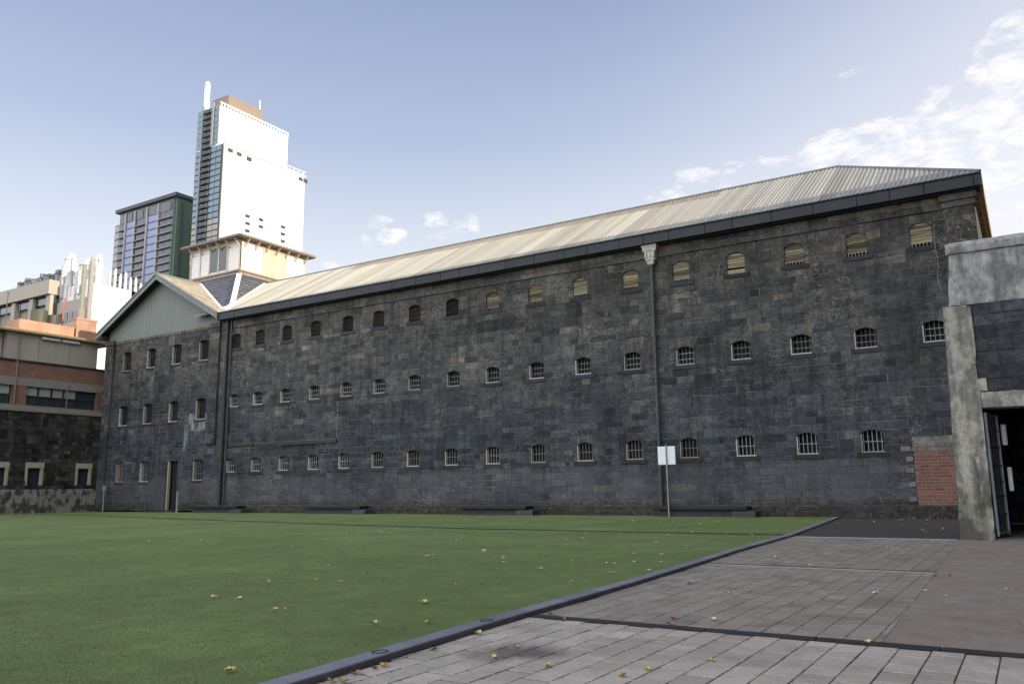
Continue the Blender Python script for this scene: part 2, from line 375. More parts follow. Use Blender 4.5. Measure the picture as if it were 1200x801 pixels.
def paver_mat(name,a,bc,dirt):
    m,nt,b=mat(name); n=N(nt); P=n.gpos(); t=n.tone()
    base=n.ramp(t,[(0,a),(1,bc)])
    f=n.noise(P,45,6,.8); g=n.noise(P,.9,6,.65,.6); h=n.noise(P,5,5,.7)
    base=n.mix(1.0,base,n.ramp(f,[(.3,.78),(.7,1.2)]),'MULTIPLY')
    base=n.mix(n.ramp(g,[(.5,0),(.72,.6)]),base,dirt)
    base=n.mix(1.0,base,n.ramp(h,[(.3,.86),(.7,1.1)]),'MULTIPLY')
    # an old oil spill
    sp=n.new('ShaderNodeVectorMath',operation='DISTANCE'); n.link(P,sp.inputs[0]); sp.inputs[1].default_value=(-3.75,6.15,-.04)
    q=n.ramp(n.math('ADD',sp.outputs['Value'],n.math('MULTIPLY',n.math('SUBTRACT',g,.5),1.2)),[(.08,.75),(.42,0)])
    base=n.mix(q,base,(.045,.04,.035))
    n.link(base,b.inputs['Base Color']); b.inputs['Roughness'].default_value=.85; b.inputs['Specular IOR Level'].default_value=.25
    n.bump(f,b,.35,.004); return m
M['paver1']=paver_mat('pale_concrete_paver',(.32,.295,.262),(.43,.40,.358),(.18,.16,.138))
M['paver2']=paver_mat('dirty_concrete_paver',(.20,.18,.155),(.28,.257,.224),(.095,.087,.077))
m,nt,b=mat('worn_asphalt'); n=N(nt); P=n.gpos()
f=n.noise(P,55,5,.9); g=n.noise(P,.7,6,.6,.5); h=n.noise(P,2.6,5,.7)
base=n.ramp(f,[(.3,(.11,.10,.082)),(.55,(.23,.207,.172)),(.72,(.40,.365,.31))])
base=n.mix(n.ramp(g,[(.45,0),(.66,.5)]),base,(.20,.14,.10)); base=n.mix(1.0,base,n.ramp(h,[(.3,.82),(.7,1.12)]),'MULTIPLY')
k2=n.noise(P,9,6,.75); base=n.mix(n.ramp(k2,[(.60,0),(.70,.55)]),base,(.09,.08,.068))
n.link(base,b.inputs['Base Color']); b.inputs['Roughness'].default_value=.9; n.bump(f,b,.5,.006); M['asphalt']=m
M['asphalt_dark']=simple('dark_damp_asphalt',(.06,.058,.056),.85,var=.4,scale=2.5,bump=.4)
M['earth']=simple('leaf_littered_earth',(.05,.045,.035),.95,var=.4,scale=3)
M['roomfloor']=simple('worn_concrete_floor',(.13,.135,.145),.7,var=.3,scale=2)

# ------------------------------------------------------------------ masonry generator
def masonry(mb, mp, u0,u1,courses,holes,wmin=.45,wmax=1.15,gap=.022,depth=.014,seed=1,merge=.07,split=.07,base_depth=.30,mb_base=None,skip=(),lint=True,tbias=None):
    """mp(u,v,d)->xyz with d the distance in front of the wall face. holes: (ul,ur,vb,vt,arch) . Base sheet = material 1, stones = 0"""
    r=random.Random(seed); v0=courses[0]; v1=courses[-1]
    us=sorted(set([u0,u1]+[h[0] for h in holes]+[h[1] for h in holes])); vs=sorted(set([v0,v1]+[h[2] for h in holes]+[h[3] for h in holes]))
    bs=mb_base or mb
    for i in range(len(us)-1):
        for j in range(len(vs)-1):
            uc=(us[i]+us[i+1])/2; vc=(vs[j]+vs[j+1])/2
            if any(h[0]<uc<h[1] and h[2]<vc<h[3] for h in holes): continue
            bs.face([mp(us[i],vs[j],0),mp(us[i+1],vs[j],0),mp(us[i+1],vs[j+1],0),mp(us[i],vs[j+1],0)],1)
    for (ul,ur,vb,vt,ar) in holes:
        K=8; pts=[]
        for k in range(K+1):
            s=k/K; u=ul+(ur-ul)*s; pts.append((u,vt-ar+ar*(1-(2*s-1)**2)))
        if ar>0:
            for k in range(K):
                bs.face([mp(*pts[k],.001),mp(*pts[k+1],.001),mp(pts[k+1][0],vt,.001),mp(pts[k][0],vt,.001)],0,.35)
        loop=[(ul,vb)]+pts+[(ur,vb)] if ar>0 else [(ul,vb),(ul,vt),(ur,vt),(ur,vb)]
        for k in range(len(loop)):
            a=loop[k]; c=loop[(k+1)%len(loop)]
            if a==c: continue
            bs.face([mp(*a,.012),mp(*c,.012),mp(*c,-base_depth),mp(*a,-base_depth)],0,.4)
    blocked={k:[] for k in range(len(courses))}
    n=len(courses)-1
    def ok(a,b,k): return all(b<=x or a>=y for x,y in blocked[k])
    for k in range(n):
        vb,vt=courses[k],courses[k+1]
        for h in holes:
            if h[2]<vt-1e-4 and h[3]>vb+1e-4: blocked[k].append((h[0],h[1]))
        for s in skip:
            if s[2]<vt-1e-4 and s[3]>vb+1e-4: blocked[k].append((s[0],s[1]))
    for k in range(n):
        vb,vt=courses[k],courses[k+1]
        bl=sorted(blocked[k]); cur=u0; spans=[]
        for a,b in bl:
            if a>cur+.02: spans.append((cur,a))
            cur=max(cur,b)
        if cur<u1-.02: spans.append((cur,u1))
        ctone=r.uniform(-.1,.1)
        for a,b in spans:
            u=a; 
            while u<b-1e-4:
                w=r.uniform(wmin,wmax)
                if r.random()<.12: w*=.5
                e=u+w
                if b-e<wmin*.6: e=b
                top=vt; t=min(.96,max(0,r.gauss(.42,.17)+ctone))
                if r.random()<.05: t=r.uniform(.0,.1)
                if r.random()<.05: t=r.uniform(.8,1.0)
                if tbias: t=min(1,max(0,t+tbias(u,vb)))
                if k<n-1 and r.random()<merge and e-u<1.0 and ok(u,e,k+1):
                    top=courses[k+2]; blocked[k+1].append((u,e))
                rows=[(vb,top)]
                if top==vt and r.random()<split: mdl=vb+(vt-vb)*r.uniform(.4,.6); rows=[(vb,mdl),(mdl,vt)]
                for (p,q) in rows:
                    d=depth*r.uniform(.5,1.3); g=gap*r.uniform(.35,1.0)/2; c=.008
                    A,B,Cc,D=u+g,e-g,p+g,q-g
                    if B-A<.03 or D-Cc<.03: continue
                    j=lambda: r.uniform(-.004,.004)
                    o=[(A+j(),Cc+j()),(B+j(),Cc+j()),(B+j(),D+j()),(A+j(),D+j())]; i_=[(A+c,Cc+c),(B-c,Cc+c),(B-c,D-c),(A+c,D-c)]
                    mb.face([mp(*x,d) for x in i_],0,t)
                    for z in range(4):
                        y=(z+1)%4
                        mb.face([mp(*o[z],-.002),mp(*o[y],-.002),mp(*i_[y],d),mp(*i_[z],d)],0,t*.9)
                u=e
def voussoir(mb,mp,uc,vt,w,h,n=5,tone=.5,splay=.22,ar=.14,r=rnd):
    """flat arch of splayed stones over an opening: bottom follows the arch"""
    def bot(s): return vt-ar+ar*(1-(2*s-1)**2)
    for i in range(n):
        s0=i/n; s1=(i+1)/n
        t=min(1,max(0,tone+r.uniform(-.14,.14)))
        b0=(uc-w/2+w*s0,bot(s0)+.005); b1=(uc-w/2+w*s1,bot(s1)+.005)
        W=w+2*splay
        t0=(uc-W/2+W*s0,vt+h); t1=(uc-W/2+W*s1,vt+h); g=.005
        q=[(b0[0]+g,b0[1]),(b1[0]-g,b1[1]),(t1[0]-g,t1[1]-g),(t0[0]+g,t0[1]-g)]
        f=[mp(*x,.017) for x in q]; bk=[mp(*x,0) for x in q]
        mb.face(f,0,t)
        for a in range(4):
            c=(a+1)%4; mb.face([bk[a],bk[c],f[c],f[a]],0,t*.9)

# ================================================================== THE GAOL
D=36.9
gaol=empty('bluestone_gaol',(-30,D,0),'long three-storey bluestone gaol with rows of small barred windows and pale corrugated roof','prison building')
XB=[-45.33,-42.88,-40.28,-37.69,-35.12,-32.46,-29.81,-27.11,-24.37,-21.57,-18.86,-16.19,-13.46,-10.81,-8.16,-5.55]
XM=[-45.3,-42.96,-40.37,-37.76,-35.09,-32.43,-29.77,-27.0,-24.36,-21.59,-18.85,-16.14,-13.43,-10.78,-8.12,-5.47,-2.85]
XT=[-45.36,-42.95,-40.39,-37.8,-35.04,-32.55,-29.78,-27.05,-24.31,-21.57,-18.9,-16.08,-13.44,-10.76,-8.12,-5.5,-2.99]
W2=.44
hb=[(x-W2,x+W2,2.62,3.54,.15) for x in XB]; hm=[(x-W2,x+W2,6.97,7.84,.15) for x in XM]; ht=[(x-W2+.02,x+W2-.02,11.0,12.0,.14) for x in XT]
def lin(a,b,k): return [a+(b-a)*i/k for i in range(k+1)]
def jit(L,keep,r=random.Random(3)):
    return [v if (i in (0,len(L)-1)) else v+r.uniform(-.035,.035) for i,v in enumerate(L)]
cs=[.46]
for a,b,k in ((.46,2.40,6),(2.40,2.62,1),(2.62,3.54,3),(3.54,3.88,1),(3.88,6.75,9),(6.75,6.97,1),(6.97,7.84,3),(7.84,8.2,1),(8.2,10.78,8),(10.78,11.0,1),(11.0,12.0,3),(12.0,12.4,1)):
    cs+=jit(lin(a,b,k),None)[1:]
def mpf(u,v,d): return (u,D-d,v)
wall=MB()
skip=[]
for h in hb+hm+ht: skip.append((h[0]-.18,h[1]+.18,h[2]-.22,h[2]))
for h in hb+hm: skip.append((h[0]-.0,h[1]+.0,h[3],h[3]+.34))
masonry(wall,mpf,-46.9,-2.05,cs,[h for h in hb+hm+ht if h[1]<-2.05]+[],seed=5,skip=skip+[(-4.05,-2.0,0,2.95)],wmin=.4,wmax=1.1)
for x in XB+XM:
    vt=3.54 if x in XB else 7.84
    if x in XB and x in XM: pass
    voussoir(wall,mpf,x,vt,2*W2,.33,5,tone=.55 if x<-14 else .68,splay=.0)
for x in XM[11:]: # bolder splayed lintels to the right end of the middle row
    voussoir(wall,lambda u,v,d:(u,D-d-.004,v),x,7.84,2*W2,.46,5,tone=.8,splay=.26)
# right-hand strip: corner pilaster, slightly proud
pil=lambda u,v,d:(u,D-.13-d,v)
masonry(wall,pil,-2.05,-.95,cs,[],seed=9,wmin=.5,wmax=1.05)
wall.face([(-2.05,D-.13,.46),(-2.05,D,.46),(-2.05,D,12.4),(-2.05,D-.13,12.4)],0,.2)
wall.box((-2.12,D-.20,12.38),(-.88,D+.3,12.66),0,.7,cham=.03); wall.box((-2.2,D-.27,12.66),(-.82,D+.3,12.95),0,.8,cham=.03)
# frieze courses under the eaves
masonry(wall,lambda u,v,d:(u,D-.075-d,v),-46.9,-2.12,[12.4,12.68,12.95],[],seed=21,wmin=.8,wmax=2.0,tbias=lambda u,v:.25)
wall.face([(-46.9,D-.075,12.4),(-2.12,D-.075,12.4),(-2.12,D,12.4),(-46.9,D,12.4)],0,.05)
# plinth
masonry(wall,lambda u,v,d:(u,D-.13-d,v),-46.9,-.9,[-.05,.22,.46],[],seed=31,wmin=.5,wmax=1.6,depth=.035,gap=.03)
wall.face([(-46.9,D-.13,.46),(-.9,D-.13,.46),(-.9,D,.5),(-46.9,D,.5)],0,.6)
# ---- wing
WX=[-57.75,-54.75,-51.75,-48.75]; w2=.52
hw=[(x-w2,x+w2,a,b,.13) for x in WX for a,b in ((10.45,11.92),(6.3,7.8))]+[(x-w2,x+w2,2.12,3.58,.10) for x in (-57.65,-54.7,-48.7)]
door=(-52.0,-50.9,.12,3.52,0)
cw=[.1]
for a,b,k in ((.1,.12,1),(.12,2.12,6),(2.12,3.52,4),(3.52,3.58,1),(3.58,6.3,8),(6.3,7.8,5),(7.8,10.45,8),(10.45,11.92,5),(11.92,12.65,2)):
    cw+=jit(lin(a,b,k),None)[1:]
masonry(wall,mpf,-60.3,-46.9,cw,hw+[door],seed=77,wmin=.35,wmax=.9,tbias=lambda u,v:-.08)
for a,b in ((-60.35,-59.35),(-47.85,-46.92)):   # end pilasters of the wing
    masonry(wall,lambda u,v,d:(u,D-.18-d,v),a,b,lin(4.6 if a>-50 else .1,12.9,24),[],seed=int(-a),wmin=.4,wmax=.95,tbias=lambda u,v:-.1)
    zz=4.6 if a>-50 else .1
    for x in (a,b): wall.face([(x,D-.18,zz),(x,D,zz),(x,D,12.9),(x,D-.18,12.9)],0,.4)
    wall.face([(a,D-.18,zz),(b,D-.18,zz),(b,D,zz-.2),(a,D,zz-.2)],0,.4)
    wall.box((a-.08,D-.26,12.6),(b+.08,D,12.95),0,.6,cham=.03)
wall.box((-59.3,D-.05,12.65),(-47.9,D+.3,12.85),0,.9)   # pale band course under the gable boards
for (x0,x1,zz) in ((-59.3,-47.9,4.35),): wall.box((x0,D-.035,zz),(x1,D,zz+.07),0,.7)
# other sides of the block, closed
def q(pts,t=.4): wall.face(pts,0,t)
q([(-.95,D-.13,-.1),(-.95,48.1,-.1),(-.95,48.1,12.95),(-.95,D-.13,12.95)])
q([(-.95,48.1,-.1),(-46.9,48.1,-.1),(-46.9,48.1,12.95),(-.95,48.1,12.95)])
q([(-46.9,48.1,-.1),(-46.9,55,-.1),(-46.9,55,13.2),(-46.9,48.1,13.2)])
q([(-46.9,55,-.1),(-60.3,55,-.1),(-60.3,55,13.2),(-46.9,55,13.2)])
q([(-60.3,55,-.1),(-60.3,D,-.1),(-60.3,D,13.2),(-60.3,55,13.2)])
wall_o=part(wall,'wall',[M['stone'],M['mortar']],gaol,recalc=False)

# conduit ledge, cable remains
cd=MB(); cd.box((-46.0,D-.10,4.27),(-43.1,D-.012,4.41),0); cd.box((-42.9,D-.12,4.20),(-35.7,D-.012,4.42),0)
part(cd,'conduit',M['pipedark'],gaol)
cd=MB(); cd.box((-46.0,D-.05,4.135),(-40.5,D-.014,4.16)); cd.box((-42.9,D-.122,4.422),(-35.7,D-.012,4.434)); part(cd,'ledge_strip',M['conc_band'],gaol,label='thin pale strip along the dark conduit')
cd=MB(); cd.tube((-35.7,D-.04,4.43),(-35.7,D-.04,6.7),.016,6); part(cd,'cable',M['bar'],gaol)
cd=MB(); pv=[(-2.48,D-.05,11.75),(-2.5,D-.07,11.0),(-2.46,D-.06,10.2),(-2.52,D-.06,9.6),(-2.44,D-.05,9.0)]
for a,b in zip(pv,pv[1:]): cd.tube(a,b,.009,5)
part(cd,'cable',M['bar'],gaol,label='loose pale cable hanging beside the rightmost top window')

# ---- windows (part) > sill, grille, boarding (sub-parts)
def mk_parts():
    P={}
    def reveal(w,z0,z1,ar,dep,mats):
        a=MB(); 
        a.face([(-w,dep,0),(w,dep,0),(w,dep,z1-z0),(-w,dep,z1-z0)],1)                 # dark back
        a.box((-w,-.012,0),(w,dep-.01,.045),0)                                          # white bottom board
        a.box((-w,.0,.045),(-w+.05,dep-.02,z1-z0-ar),0)                               # white left jamb
        return a
    P['r']=reveal(W2,0,.92,.15,.28,None); P['rt']=reveal(W2-.02,0,1.0,.14,.28,None); P['rw']=reveal(w2,0,1.47,.13,.28,None)
    return P
pp=mk_parts()
meshes={}
for k,a in pp.items():
    o=a.build('window',[M['white'],M['dark']],recalc=True); meshes[k]=o.data; bpy.data.objects.remove(o)
o=MB(); 
for v in pp['rt'].v: pass
a=MB(); a.face([(-W2+.02,.28,0),(W2-.02,.28,0),(W2-.02,.28,1.0),(-W2+.02,.28,1.0)],1); a.box((-W2+.02,.2,0),(-W2+.05,.27,.85),0)
o=a.build('window',[M['rustbar'],M['dark']]); meshes['rt']=o.data; bpy.data.objects.remove(o)
def sillmesh(w,pr=.05,h=.2):
    a=MB(); a.box((-w-.17,-pr,-h),(w+.17,.3,-.004),0,.5,cham=.012); o=a.build('sill',M['sill']); m=o.data; bpy.data.objects.remove(o); return m
sm=sillmesh(W2); smw=sillmesh(w2-.12,.05,.13)
def grille(w,h,ar,nb,nh,r,matl,hook=False,dy=.10):
    a=MB()
    for i in range(nb):
        x=-w+2*w*(i+.5)/nb; s=(x+w)/(2*w); top=h-ar+ar*(1-(2*s-1)**2)
        a.tube((x,dy,.0),(x,dy,top),r,6)
    for j in range(nh):
        z=h*(j+1)/(nh+1)*.98; a.box((-w,dy-.012,z-.012),(w,dy+.012,z+.012))
    o=a.build('grille',matl); m=o.data; bpy.data.objects.remove(o); return m
gb=grille(W2,.92,.15,5,1,.018,M['bar']); gm=grille(W2,.87,.15,5,2,.011,M['bar'],dy=.16); gtop=grille(W2-.02,1.0,.14,7,3,.02,M['rustbar']); gw=grille(w2,1.46,.13,5,2,.018,M['rustbar'])
gwl=grille(w2,1.46,.10,5,2,.02,M['bar'])
gstub=grille(W2-.02,.16,.0,6,0,.016,M['bar'],dy=-.0)
def boardmesh(seed,gapz=None):
    r=random.Random(seed); a=MB(); w=W2-.03; z=.13
    if gapz: z=.3
    while z<.98:
        h=r.uniform(.09,.15); z1=min(z+h-.022,.985); 
        # slat trimmed by the segmental head
        def lim(zz):
            if zz<.86: return w
            return w*math.sqrt(max(0,(1.0-zz)/.14))
        b0,b1=lim(z),lim(z1)
        if b1>.08:
            t=r.uniform(0,1); y=.05+r.uniform(-.012,.012); tl=r.uniform(-.01,.01)
            P=[(-b0,y,z+tl),(b0,y,z-tl),(b1,y-.01,z1-tl),(-b1,y-.01,z1+tl)]
            Q=[(p[0],p[1]+.025,p[2]) for p in P]
            a.face(P,0,t); a.face(Q[::-1],0,t)
            for i in range(4): k=(i+1)%4; a.face([P[k],P[i],Q[i],Q[k]],0,t)
        z+=h
    if gapz: a.box((-w,.02,.02),(w,.05,.2),0,.9)
    o=a.build('boarding',M['slat']); m=o.data; bpy.data.objects.remove(o); return m
bms=[boardmesh(s) for s in (1,2,3)]+[boardmesh(9,True)]
def link(name,me,parent,loc=(0,0,0)):
    o=bpy.data.objects.new(name,me); C.objects.link(o); o.parent=parent; o.location=loc; return o
def win(x,z,kind,sill,gr,board=None):
    w=link('window',meshes[kind],gaol,(x+30,0,z))
    if sill: link('sill',sill,w)
    if gr: link('grille',gr,w)
    if board:
        link('boarding',board,w); w['label']='top-floor window closed with old cream timber slats'
    return w
for x in XB: win(x,2.62,'r',sm,gb)
for x in XM: win(x,6.97,'r',sm,gm)
for i,x in enumerate(XT):
    if i<8: win(x,11.0,'rt',sm,gtop)
    else: win(x,11.0,'rt',sm,gstub,bms[3] if i==13 else bms[i%3])
for x in WX:
    win(x,10.45,'rw',smw,gw); win(x,6.3,'rw',smw,gw)
for x in (-57.65,-54.7,-48.7): win(x,2.12,'rw',smw,gwl)
dr=MB(); dr.box((-51.75,D+.22,.12),(-50.9,D+.27,3.5)); dr_o=part(dr,'door',M['dark'],gaol,label='dark open doorway of the gabled end')
dj=MB(); dj.box((-52.0,D-.01,.12),(-51.88,D+.18,3.5),0,.3); o=dj.build('door_frame',M['frame_y']); o.parent=dr_o
st=MB(); st.box((-52.3,D-.5,-.05),(-50.6,D-.01,.12),0,.5,cham=.02); part(st,'doorstep',M['sill'],gaol)
# steel panel and rail left of the doorway
pn=MB(); pn.box((-53.35,D-.08,.1),(-52.1,D-.02,2.45),0,.6); part(pn,'infill_panel',M['bench_base'],gaol,label='smooth grey panel left of the doorway')
# brick patch
bp=MB(); r=random.Random(4)
bp.box((-4.02,D-.045,0),(-2.0,D+.1,2.6),1)
z=.0; row=0
while z<2.5:
    x=-4.05+(0 if row%2 else .115)*1.0
    if row%2==0: x0=-4.05
    else: x0=-4.02
    x=x0; first=True
    while x<-2.02:
        w=.33 if not(first and row%2) else .165
        bp.box((x+.012,D-.066-r.uniform(0,.004),z+.012),(min(x+w,-2.0)-.012,D-.03,z+.108),0,min(1,max(0,r.gauss(.5,.16))),cham=.004); x+=w; first=False
    z+=.13; row+=1
m,nt,b=mat('red_infill_brick'); n=N(nt); f=n.noise(n.gpos(),14,6,.75)
base=n.ramp(n.tone(),[(0,(.105,.045,.032)),(.5,(.175,.070,.046)),(1,(.235,.105,.07))]); n.link(base,b.inputs['Base Color']); b.inputs['Roughness'].default_value=.9; n.bump(f,b,.2,.004); M['brick']=m
part(bp,'brick_infill',[M['brick'],M['pale_edge']],gaol,label='square patch of new red brick at the foot of the wall')
bc=MB(); r=random.Random(8)
for k,(a,zz) in enumerate(((-4.12,2.60),(-4.05,2.77),)):
    x=a
    while x<-2.0:
        w=r.uniform(.2,.4); bc.box((x,D-.07-r.uniform(0,.01),zz),(min(-2.0,x+w)-.01,D+.05,zz+.165),0,r.uniform(.2,1),cham=.01); x+=w
part(bc,'brick_cap',M['brickcap'],gaol)
for zz,x,w in ((2.2,-4.33,.25),(1.75,-4.38,.3),(1.2,-4.3,.24),(.62,-4.35,.28),(2.62,-4.5,.36)):
    bc=MB(); bc.box((x,D-.05,zz),(x+w,D+.05,zz+.2),0,r.uniform(.3,.8),cham=.01); part(bc,'quoin_block',M['brickcap'],gaol)

# ---- eaves
E0=36.3; XE0,XE1=-46.75,-.6; YB=48.7; ZE=13.5; YR=42.5; ZR=17.2; HX=XE1-6.2
g=MB()
x=XE0; r=random.Random(2)
while x<XE1-.01:
    w=min(r.choice((1.8,1.8,1.3)),XE1-x)
    g.box((x,E0,12.99+r.uniform(-.006,.006)),(x+w-.012,E0+.16,ZE-.03),0,r.uniform(.3,.8),cham=.015); x+=w
g.box((XE0,E0-.05,ZE-.03),(XE1+.03,E0+.18,ZE+.03),0,.5,cham=.015)
g.box((XE0,E0+.16,12.99),(XE1-.1,D+.4,13.05),0,.35)
g.box((XE0,E0+.25,12.94),(XE1-.2,D-.03,12.99),0,.25)
part(g,'eave_gutter',M['fascia'],gaol)
g=MB()
g.box((XE1-.10,E0+.05,12.99),(XE1+.03,YB,ZE+.03),0,.7,cham=.015); g.box((XE1-.14,E0+.2,13.0),(XE1-.10,YB,ZE-.02),0,.9)
for k in range(15): 
    y=E0+.75+k*.8; g.box((-.93,y,12.75),(XE1-.14,y+.12,13.3),0,.6)
g.box((-.94,E0+.2,13.3),(XE1-.14,YB,13.36),0,.4)
part(g,'side_eave',M['gold'],gaol,label='timber side eave catching the sun at the right end')
g=MB(); g.box((XE0,YB-.16,12.99),(XE1,YB,ZE+.03)); part(g,'rear_gutter',M['fascia'],gaol)

# ---- main roof : corrugated sheets
def corr(mb,xa,xb,fn_lo,fn_hi,pitch=.20,amp=.020,step=.025,rows=1,seed=3,mtl=0,sheet=.76):
    r=random.Random(seed); nx=int((xb-xa)/step); tones={}; v=[]; prev=None
    nrm=Vector((0,-math.sin(math.atan2(ZR-ZE,YR-E0)),math.cos(math.atan2(ZR-ZE,YR-E0))))
    for i in range(nx+1):
        x=xa+(xb-xa)*i/nx; lap=((x-xa)%sheet)/sheet
        d=amp*math.cos(2*math.pi*(x-xa)/pitch)+.010*(1-lap)
        a=Vector(fn_lo(x)); b=Vector(fn_hi(x))
        a=a+nrm*d*(1 if a.y<YR else 1); b=b+nrm*d
        if prev and (b-a).length+(prev[1]-prev[0]).length>.02:
            k=int((x-xa)/sheet); c=int((x-xa)/pitch*1.0)
            t=tones.setdefault(k,r.uniform(.45,.8)); tc=tones.setdefault(('c',c),r.uniform(-.15,.15))
            low=.0 if math.cos(2*math.pi*(x-xa)/pitch)>-.3 else -.25  # shade in the corrugation troughs, put into the face tone
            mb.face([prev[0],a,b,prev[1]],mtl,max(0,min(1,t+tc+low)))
        prev=(a,b)
rf=MB()
def lo(x): return (x,E0,ZE+.04)
def hi(x):
    v=min(1,max(0,(XE1-x)/(XE1-HX))); return (x,E0+(YR-E0)*v,ZE+.04+(ZR-ZE)*v)
corr(rf,-49.4,XE1,lo,hi)
rf.face([(XE1,E0,ZE+.04),(XE1,YB,ZE+.04),(HX,YR,ZR+.04)],0,.6)
rf.face([(XE1,YB,ZE+.04),(-49.4,YB,ZE+.04),(-49.4,YR,ZR+.04),(HX,YR,ZR+.04)],0,.6)
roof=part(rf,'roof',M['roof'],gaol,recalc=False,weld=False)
rc=MB(); rc.tube((-49.4,YR,ZR+.05),(HX,YR,ZR+.05),.09,8); rc.tube((HX,YR,ZR+.05),(XE1,E0,ZE+.07),.06,8); rc.tube((HX,YR,ZR+.05),(XE1,YB,ZE+.07),.06,8)
o=rc.build('ridge_cap',M['barge']); o.parent=roof
# ---- wing roof with gable
XG=-53.8; XL,XR_=-60.95,-46.65; ZG=17.25; ZGE=13.42; YW=36.25
wr=MB()
def slope(x0,z0,x1,z1,ya,yb,th=.10):
    wr.prism([(x0,z0),(x1,z1),(x1,z1+th),(x0,z0+th)],'y',ya,yb,0)
slope(XL,ZGE,XG,ZG,YW,55.3); slope(XG,ZG,XR_,ZGE,YW,55.3)
wing=part(wr,'wing_roof',M['roof2'],gaol)
wc=MB(); wc.tube((XG,YW,ZG+.12),(XG,55.3,ZG+.12),.10,8); o=wc.build('ridge_cap',M['barge']); o.parent=wing
for sgn in (-1,1):
    xa=XL if sgn<0 else XR_
    bb=MB(); s=(ZG-ZGE)/abs(XG-xa)
    bb.prism([(xa,ZGE-.32),(XG,ZG-.32),(XG,ZG+.13),(xa,ZGE+.13)],'y',YW-.06,YW+.0-.004,0)
    bb.prism([(xa,ZGE+.05),(XG,ZG+.05),(XG,ZG+.17),(xa,ZGE+.17)],'y',YW-.12,YW-.063,0,.8)
    part(bb,'bargeboard',M['barge'],gaol)
    sf=MB(); sf.prism([(xa,ZGE-.10),(XG,ZG-.10),(XG,ZG-.04),(xa,ZGE-.04)],'y',YW,D+.1,0); part(sf,'gable_soffit',M['soffit'],gaol)
cl=MB(); r=random.Random(5); x=-60.2
while x<-47.1:
    w=.42; x1=min(x+w-.015,-47.05)
    def top(xx): return ZG-.12-abs(xx-XG)*(ZG-ZGE)/7.15
    t=r.uniform(.46,.54)
    pts=[(x,12.85),(x1,12.85),(x1,top(x1)),(x,top(x))]
    if x<XG<x1: pts=[(x,12.85),(x1,12.85),(x1,top(x1)),(XG,top(XG)),(x,top(x))]
    cl.prism(pts,'y',D-.035,D+.05,0,t); x+=w
cl.prism([(-60.2,12.86),(-47.05,12.86),(-47.05,13.3),(XG,17.0),(-60.2,13.3)],'y',D-.0,D+.12,0,.2)
part(cl,'gable_cladding',M['cladding'],gaol)
ge=MB(); ge.box((-61.05,YW-.02,13.1),(-60.3,55,13.42),0,.5,cham=.02); part(ge,'eave_gutter',M['fascia'],gaol)

# ---- lantern
LX0,LX1,LY0,LY1=-55.7,-49.75,40.5,47.1; Z0,Z1=17.95,20.45
lt=MB()
lt.box((LX0,LY0,Z0),(LX1,LY1,Z1),0,.6)
lant=part(lt,'roof_lantern',M['lantern'],gaol)
la=MB() # posts & rails
def post_front(x,w=.14): la.box((x-w/2,LY0-.05,Z0),(x+w/2,LY0-.002,Z1),0,.5)
def post_side(y,w=.14): la.box((LX1+.002,y-w/2,Z0),(LX1+.05,y+w/2,Z1),0,.5)
for x in (LX0+.07,LX0+1.2,LX0+2.35,LX0+3.42,LX0+4.45,LX1-.02): post_front(x)
for y in (LY0+.02,LY0+2.2,LY0+3.35,LY0+4.5,LY1-.07): post_side(y)
la.box((LX0,LY0-.045,Z1-.25),(LX1,LY0-.003,Z1)); la.box((LX1+.003,LY0,Z1-.25),(LX1+.045,LY1,Z1))
la.box((LX0,LY0-.06,Z0),(LX1,LY0-.003,Z0+.16)); la.box((LX1+.003,LY0,Z0),(LX1+.06,LY1,Z0+.16))
o=la.build('joinery',M['lanternpost']); o.parent=lant
for xa,xb in ((LX0+2.42,LX0+3.35),(LX0+3.49,LX0+4.38)):
    w=MB(); w.box((xa,LY0-.03,Z0+.3),(xb,LY0-.004,Z1-.3)); o=w.build('lantern_window',M['lglass']); o.parent=lant
for ya,yb in ((LY0+2.27,LY0+3.28),(LY0+3.42,LY0+4.43)):
    w=MB(); w.box((LX1+.004,ya,Z0+.2),(LX1+.03,yb,Z1-.27)); o=w.build('lantern_window',M['lanternpost']); o.parent=lant
    o['label']='lantern window closed with pale cream board'
ov=.58; le=MB()
cx,cy=(LX0+LX1)/2,(LY0+LY1)/2
A=[(LX0-ov,LY0-ov),(LX1+ov,LY0-ov),(LX1+ov,LY1+ov),(LX0-ov,LY1+ov)]; B=[(cx-.5,cy-.5),(cx+.5,cy-.5),(cx+.5,cy+.5),(cx-.5,cy+.5)]
for i in range(4):
    j=(i+1)%4
    le.face([(*A[i],Z1+.16),(*A[j],Z1+.16),(*B[j],Z1+1.15),(*B[i],Z1+1.15)],0,.7)
    le.face([(*A[i],Z1+.02),(*A[j],Z1+.02),(*A[j],Z1+.16),(*A[i],Z1+.16)],0,.5)
le.face([(*p,Z1+1.15) for p in B],0); le.face([(*p,Z1+.02) for p in A[::-1]],0,.3)
le.box((cx-.5,cy-.5,Z1+1.1),(cx+.5,cy+.5,Z1+1.3),0,.8,cham=.05)
o=le.build('lantern_roof',M['lanterneave']); o.parent=lant
lg=MB()
for i in range(4):
    j=(i+1)%4; a=Vector((*A[i],Z1+.14)); b_=Vector((*A[j],Z1+.14)); lg.beam(a,b_,.14,.16)
o=lg.build('lantern_gutter',M['lanterneave']); o.parent=lant
